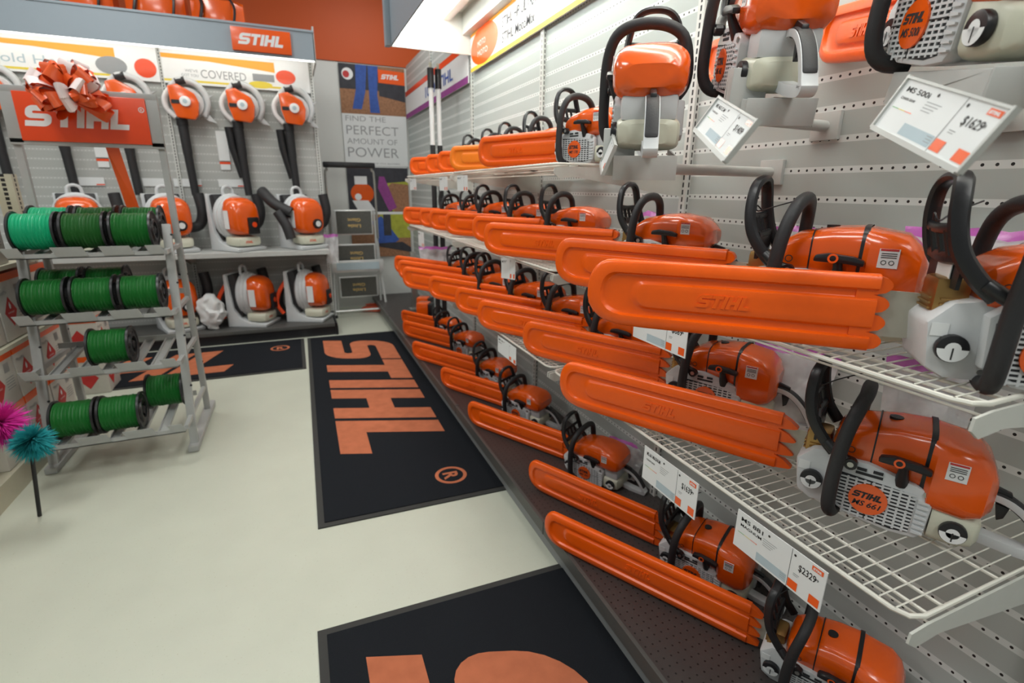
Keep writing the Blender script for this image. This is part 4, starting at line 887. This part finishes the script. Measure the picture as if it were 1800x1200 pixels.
# display saws on wall mounts
def mounted(kind, target, az, pitch, roll, label, mlabel, L):
    Rm = Matrix.Rotation(R(90-az), 3, 'Z') @ Matrix.Rotation(-pitch, 3, 'Y') @ Matrix.Rotation(roll, 3, 'X')
    loc = V(target)-Rm @ V((-.187, .125, .064))
    t = saw(kind, loc, R(90-az), label, L, 'scab', pitch, roll, 'chainsaws on wall mounts')
    mt = thing('saw_mount', mlabel, 'bracket'); X = Matrix.Translation(loc) @ Rm.to_4x4()
    def b(mb, n, bev=.002): return mb.xf(X).build(n, 'tray', mt, bevel=bev)
    b(MB().bb(-.36, -.13, -.03, .105, -.055, -.050).bb(-.36, -.13, .101, .105, -.055, -.006).bb(-.36, -.13, -.03, -.026, -.055, -.006).bb(-.364, -.36, -.03, .105, -.055, -.004), 'cradle')
    b(MB().bb(-.33, -.30, .06, .13, -.05, .05).bb(-.30, -.285, .126, .13, -.05, .05) if kind != 'x' else MB().bb(-.30, -.22, .06, .10, -.05, -.006), 'retainer')
    e = X @ V((-.14, .03, -.052)); MB().tube([tuple(e), (1.33, e.y+.02, e.z)], .014, 10).build('support_arm', 'tray', mt, smooth=True)
    MB().bb(1.318, 1.330, e.y-.02, e.y+.06, e.z-.035, e.z+.035).build('wall_plate', 'tray', mt, bevel=.002)
    return X
X1 = mounted('y', (.735, 1.155, 1.565), 34, R(8), 0, 'display chainsaw seen from behind, black front handle loop above its orange cover', 'grey metal cradle holding the display saw seen from behind', .40)
X2 = mounted('y', (.907, .988, 1.675), 28, R(10), 0, 'display chainsaw in the middle of the three mounted saws, white rear handle', 'grey metal cradle holding the middle display saw', .40)
X3 = mounted('x', (.932, .597, 1.66), 28, R(10), 0, 'nearest display chainsaw, cut off by the upper right corner', 'grey metal cradle holding the nearest display saw', .42)
ticket('tilted white ticket for 1629.99 dollars under the nearest mounted saw', (.745, .469, 1.541), (-.485, -.815, -.316), (-.169, .442, -.881), .20, .060, 'MS 500i', 'CHAIN SAW', ('$1629', '99'), frame=True)
ticket('tilted white ticket for 1409.99 dollars under the middle mounted saw', (.621, .668, 1.537), (-.468, -.838, -.28), (-.338, .462, -.82), .20, .050, 'MS 462 C-M', 'CHAIN SAW', ('$1409', '99'), frame=True)
ticket('tilted white ticket under the mounted saw seen from behind', (.668, 1.03, 1.515), (-.468, -.838, -.28), (-.1, .462, -.82), .10, .06, None, None, None, True, frame=True)
# ---------------------------------------------------------------- zip bags tucked behind the saws
def zipbag(loc, rz, w, hgt, label, seed, lean=0):
    t = thing('accessory_bag', label, 'bag', loc, rz, 'clear zip bags behind the saws')
    def sh(u, v, s): return V((w*(u-.5)*(1-.25*(1-v)), s*(.022+.03*math.sin(math.pi*u))*(1-v*.85)+.018*(noise.noise(V((u*4+seed, v*4, s*2)))), hgt*v+.01*noise.noise(V((u*5, seed, v*3)))))
    def grid(v0, v1, s, nu=14, nv=12):
        vs = [sh(i/nu, v0+(v1-v0)*j/nv, s) for j in range(nv+1) for i in range(nu+1)]
        return vs, [(j*(nu+1)+i, j*(nu+1)+i+1, (j+1)*(nu+1)+i+1, (j+1)*(nu+1)+i) for j in range(nv) for i in range(nu)]
    X = Matrix.Rotation(lean, 4, 'X'); m = MB()
    for s in (1, -1): m.add(*grid(0, .90, s))
    m.xf(X).build('film', 'film', t, smooth=True, recalc=False)
    m = MB(); m.add(*grid(.90, 1.0, 1, 14, 2)); m.add(*grid(.90, 1.0, -1, 14, 2)); m.xf(X).build('purple_seal', 'seal', t, smooth=True, recalc=False)
    MB().bb(-w*.22, w*.22, -.004, .004, .03, hgt*.6).xf(X).build('folded_leaflet', 'label', t)
    return t
zipbag((1.16, .55, Z2+.01), R(-60), .22, .20, 'clear zip bag with purple seal behind the two nearest saws at chest height', 1, R(-15))
zipbag((1.24, 1.02, Z2+.01), R(-80), .20, .17, 'clear zip bag with leaflet between the second and third saws at chest height', 2, R(-10))
zipbag((1.25, 1.62, Z2+.01), R(-80), .22, .18, 'clear zip bag with purple seal near the fourth saw at chest height', 3, R(-10))
zipbag((1.22, .92, Z3+.01), R(-60), .22, .20, 'clear zip bag between the two nearest saws of the lower shelves', 4, R(-15))
zipbag((1.28, .62, Z3+.02), R(-60), .18, .24, 'clear zip bag with purple seal behind the nearest saw of the lower shelves', 5, R(-5))
zipbag((1.24, 1.02, Z0+.01), R(-50), .20, .16, 'crumpled clear zip bag on the base deck beside the nearest saw', 6, R(-25))
zipbag((1.26, 1.70, Z0+.01), R(-60), .20, .16, 'clear zip bag on the base deck beside the second saw', 7, R(-25))
zipbag((1.18, 2.25, Z1+.01), R(-70), .24, .15, 'pale clear zip bag lying on the uppermost wire shelf', 8, R(-35))
zipbag((.93, 3.72, Z3+.01), R(-20), .24, .20, 'clear zip bag at the far end of the lower wire shelves', 9, R(-10))
zipbag((.31, 5.40, .68), R(10), .14, .28, 'clear zip bag with purple seal hanging at the end of the back shelving', 10)

for i, (x, y, lab) in enumerate([(1.10, 4.82, 'orange power head with black end on the deck near the steel post'), (1.16, 5.08, 'second orange power head with black end, nearer the back wall')]):
    t = thing('power_head', lab, 'engine', (x, y, .137), R(-30))
    MB().bb(-.08, .04, -.07, .07, .06, .20).build('engine_cover', 'orange', t, bevel=.02); MB().bb(.035, .075, -.06, .06, .07, .19).build('air_filter', 'black', t, bevel=.015)
    MB().bb(-.07, .06, -.05, .05, 0, .065).build('tank', 'white', t, bevel=.01)
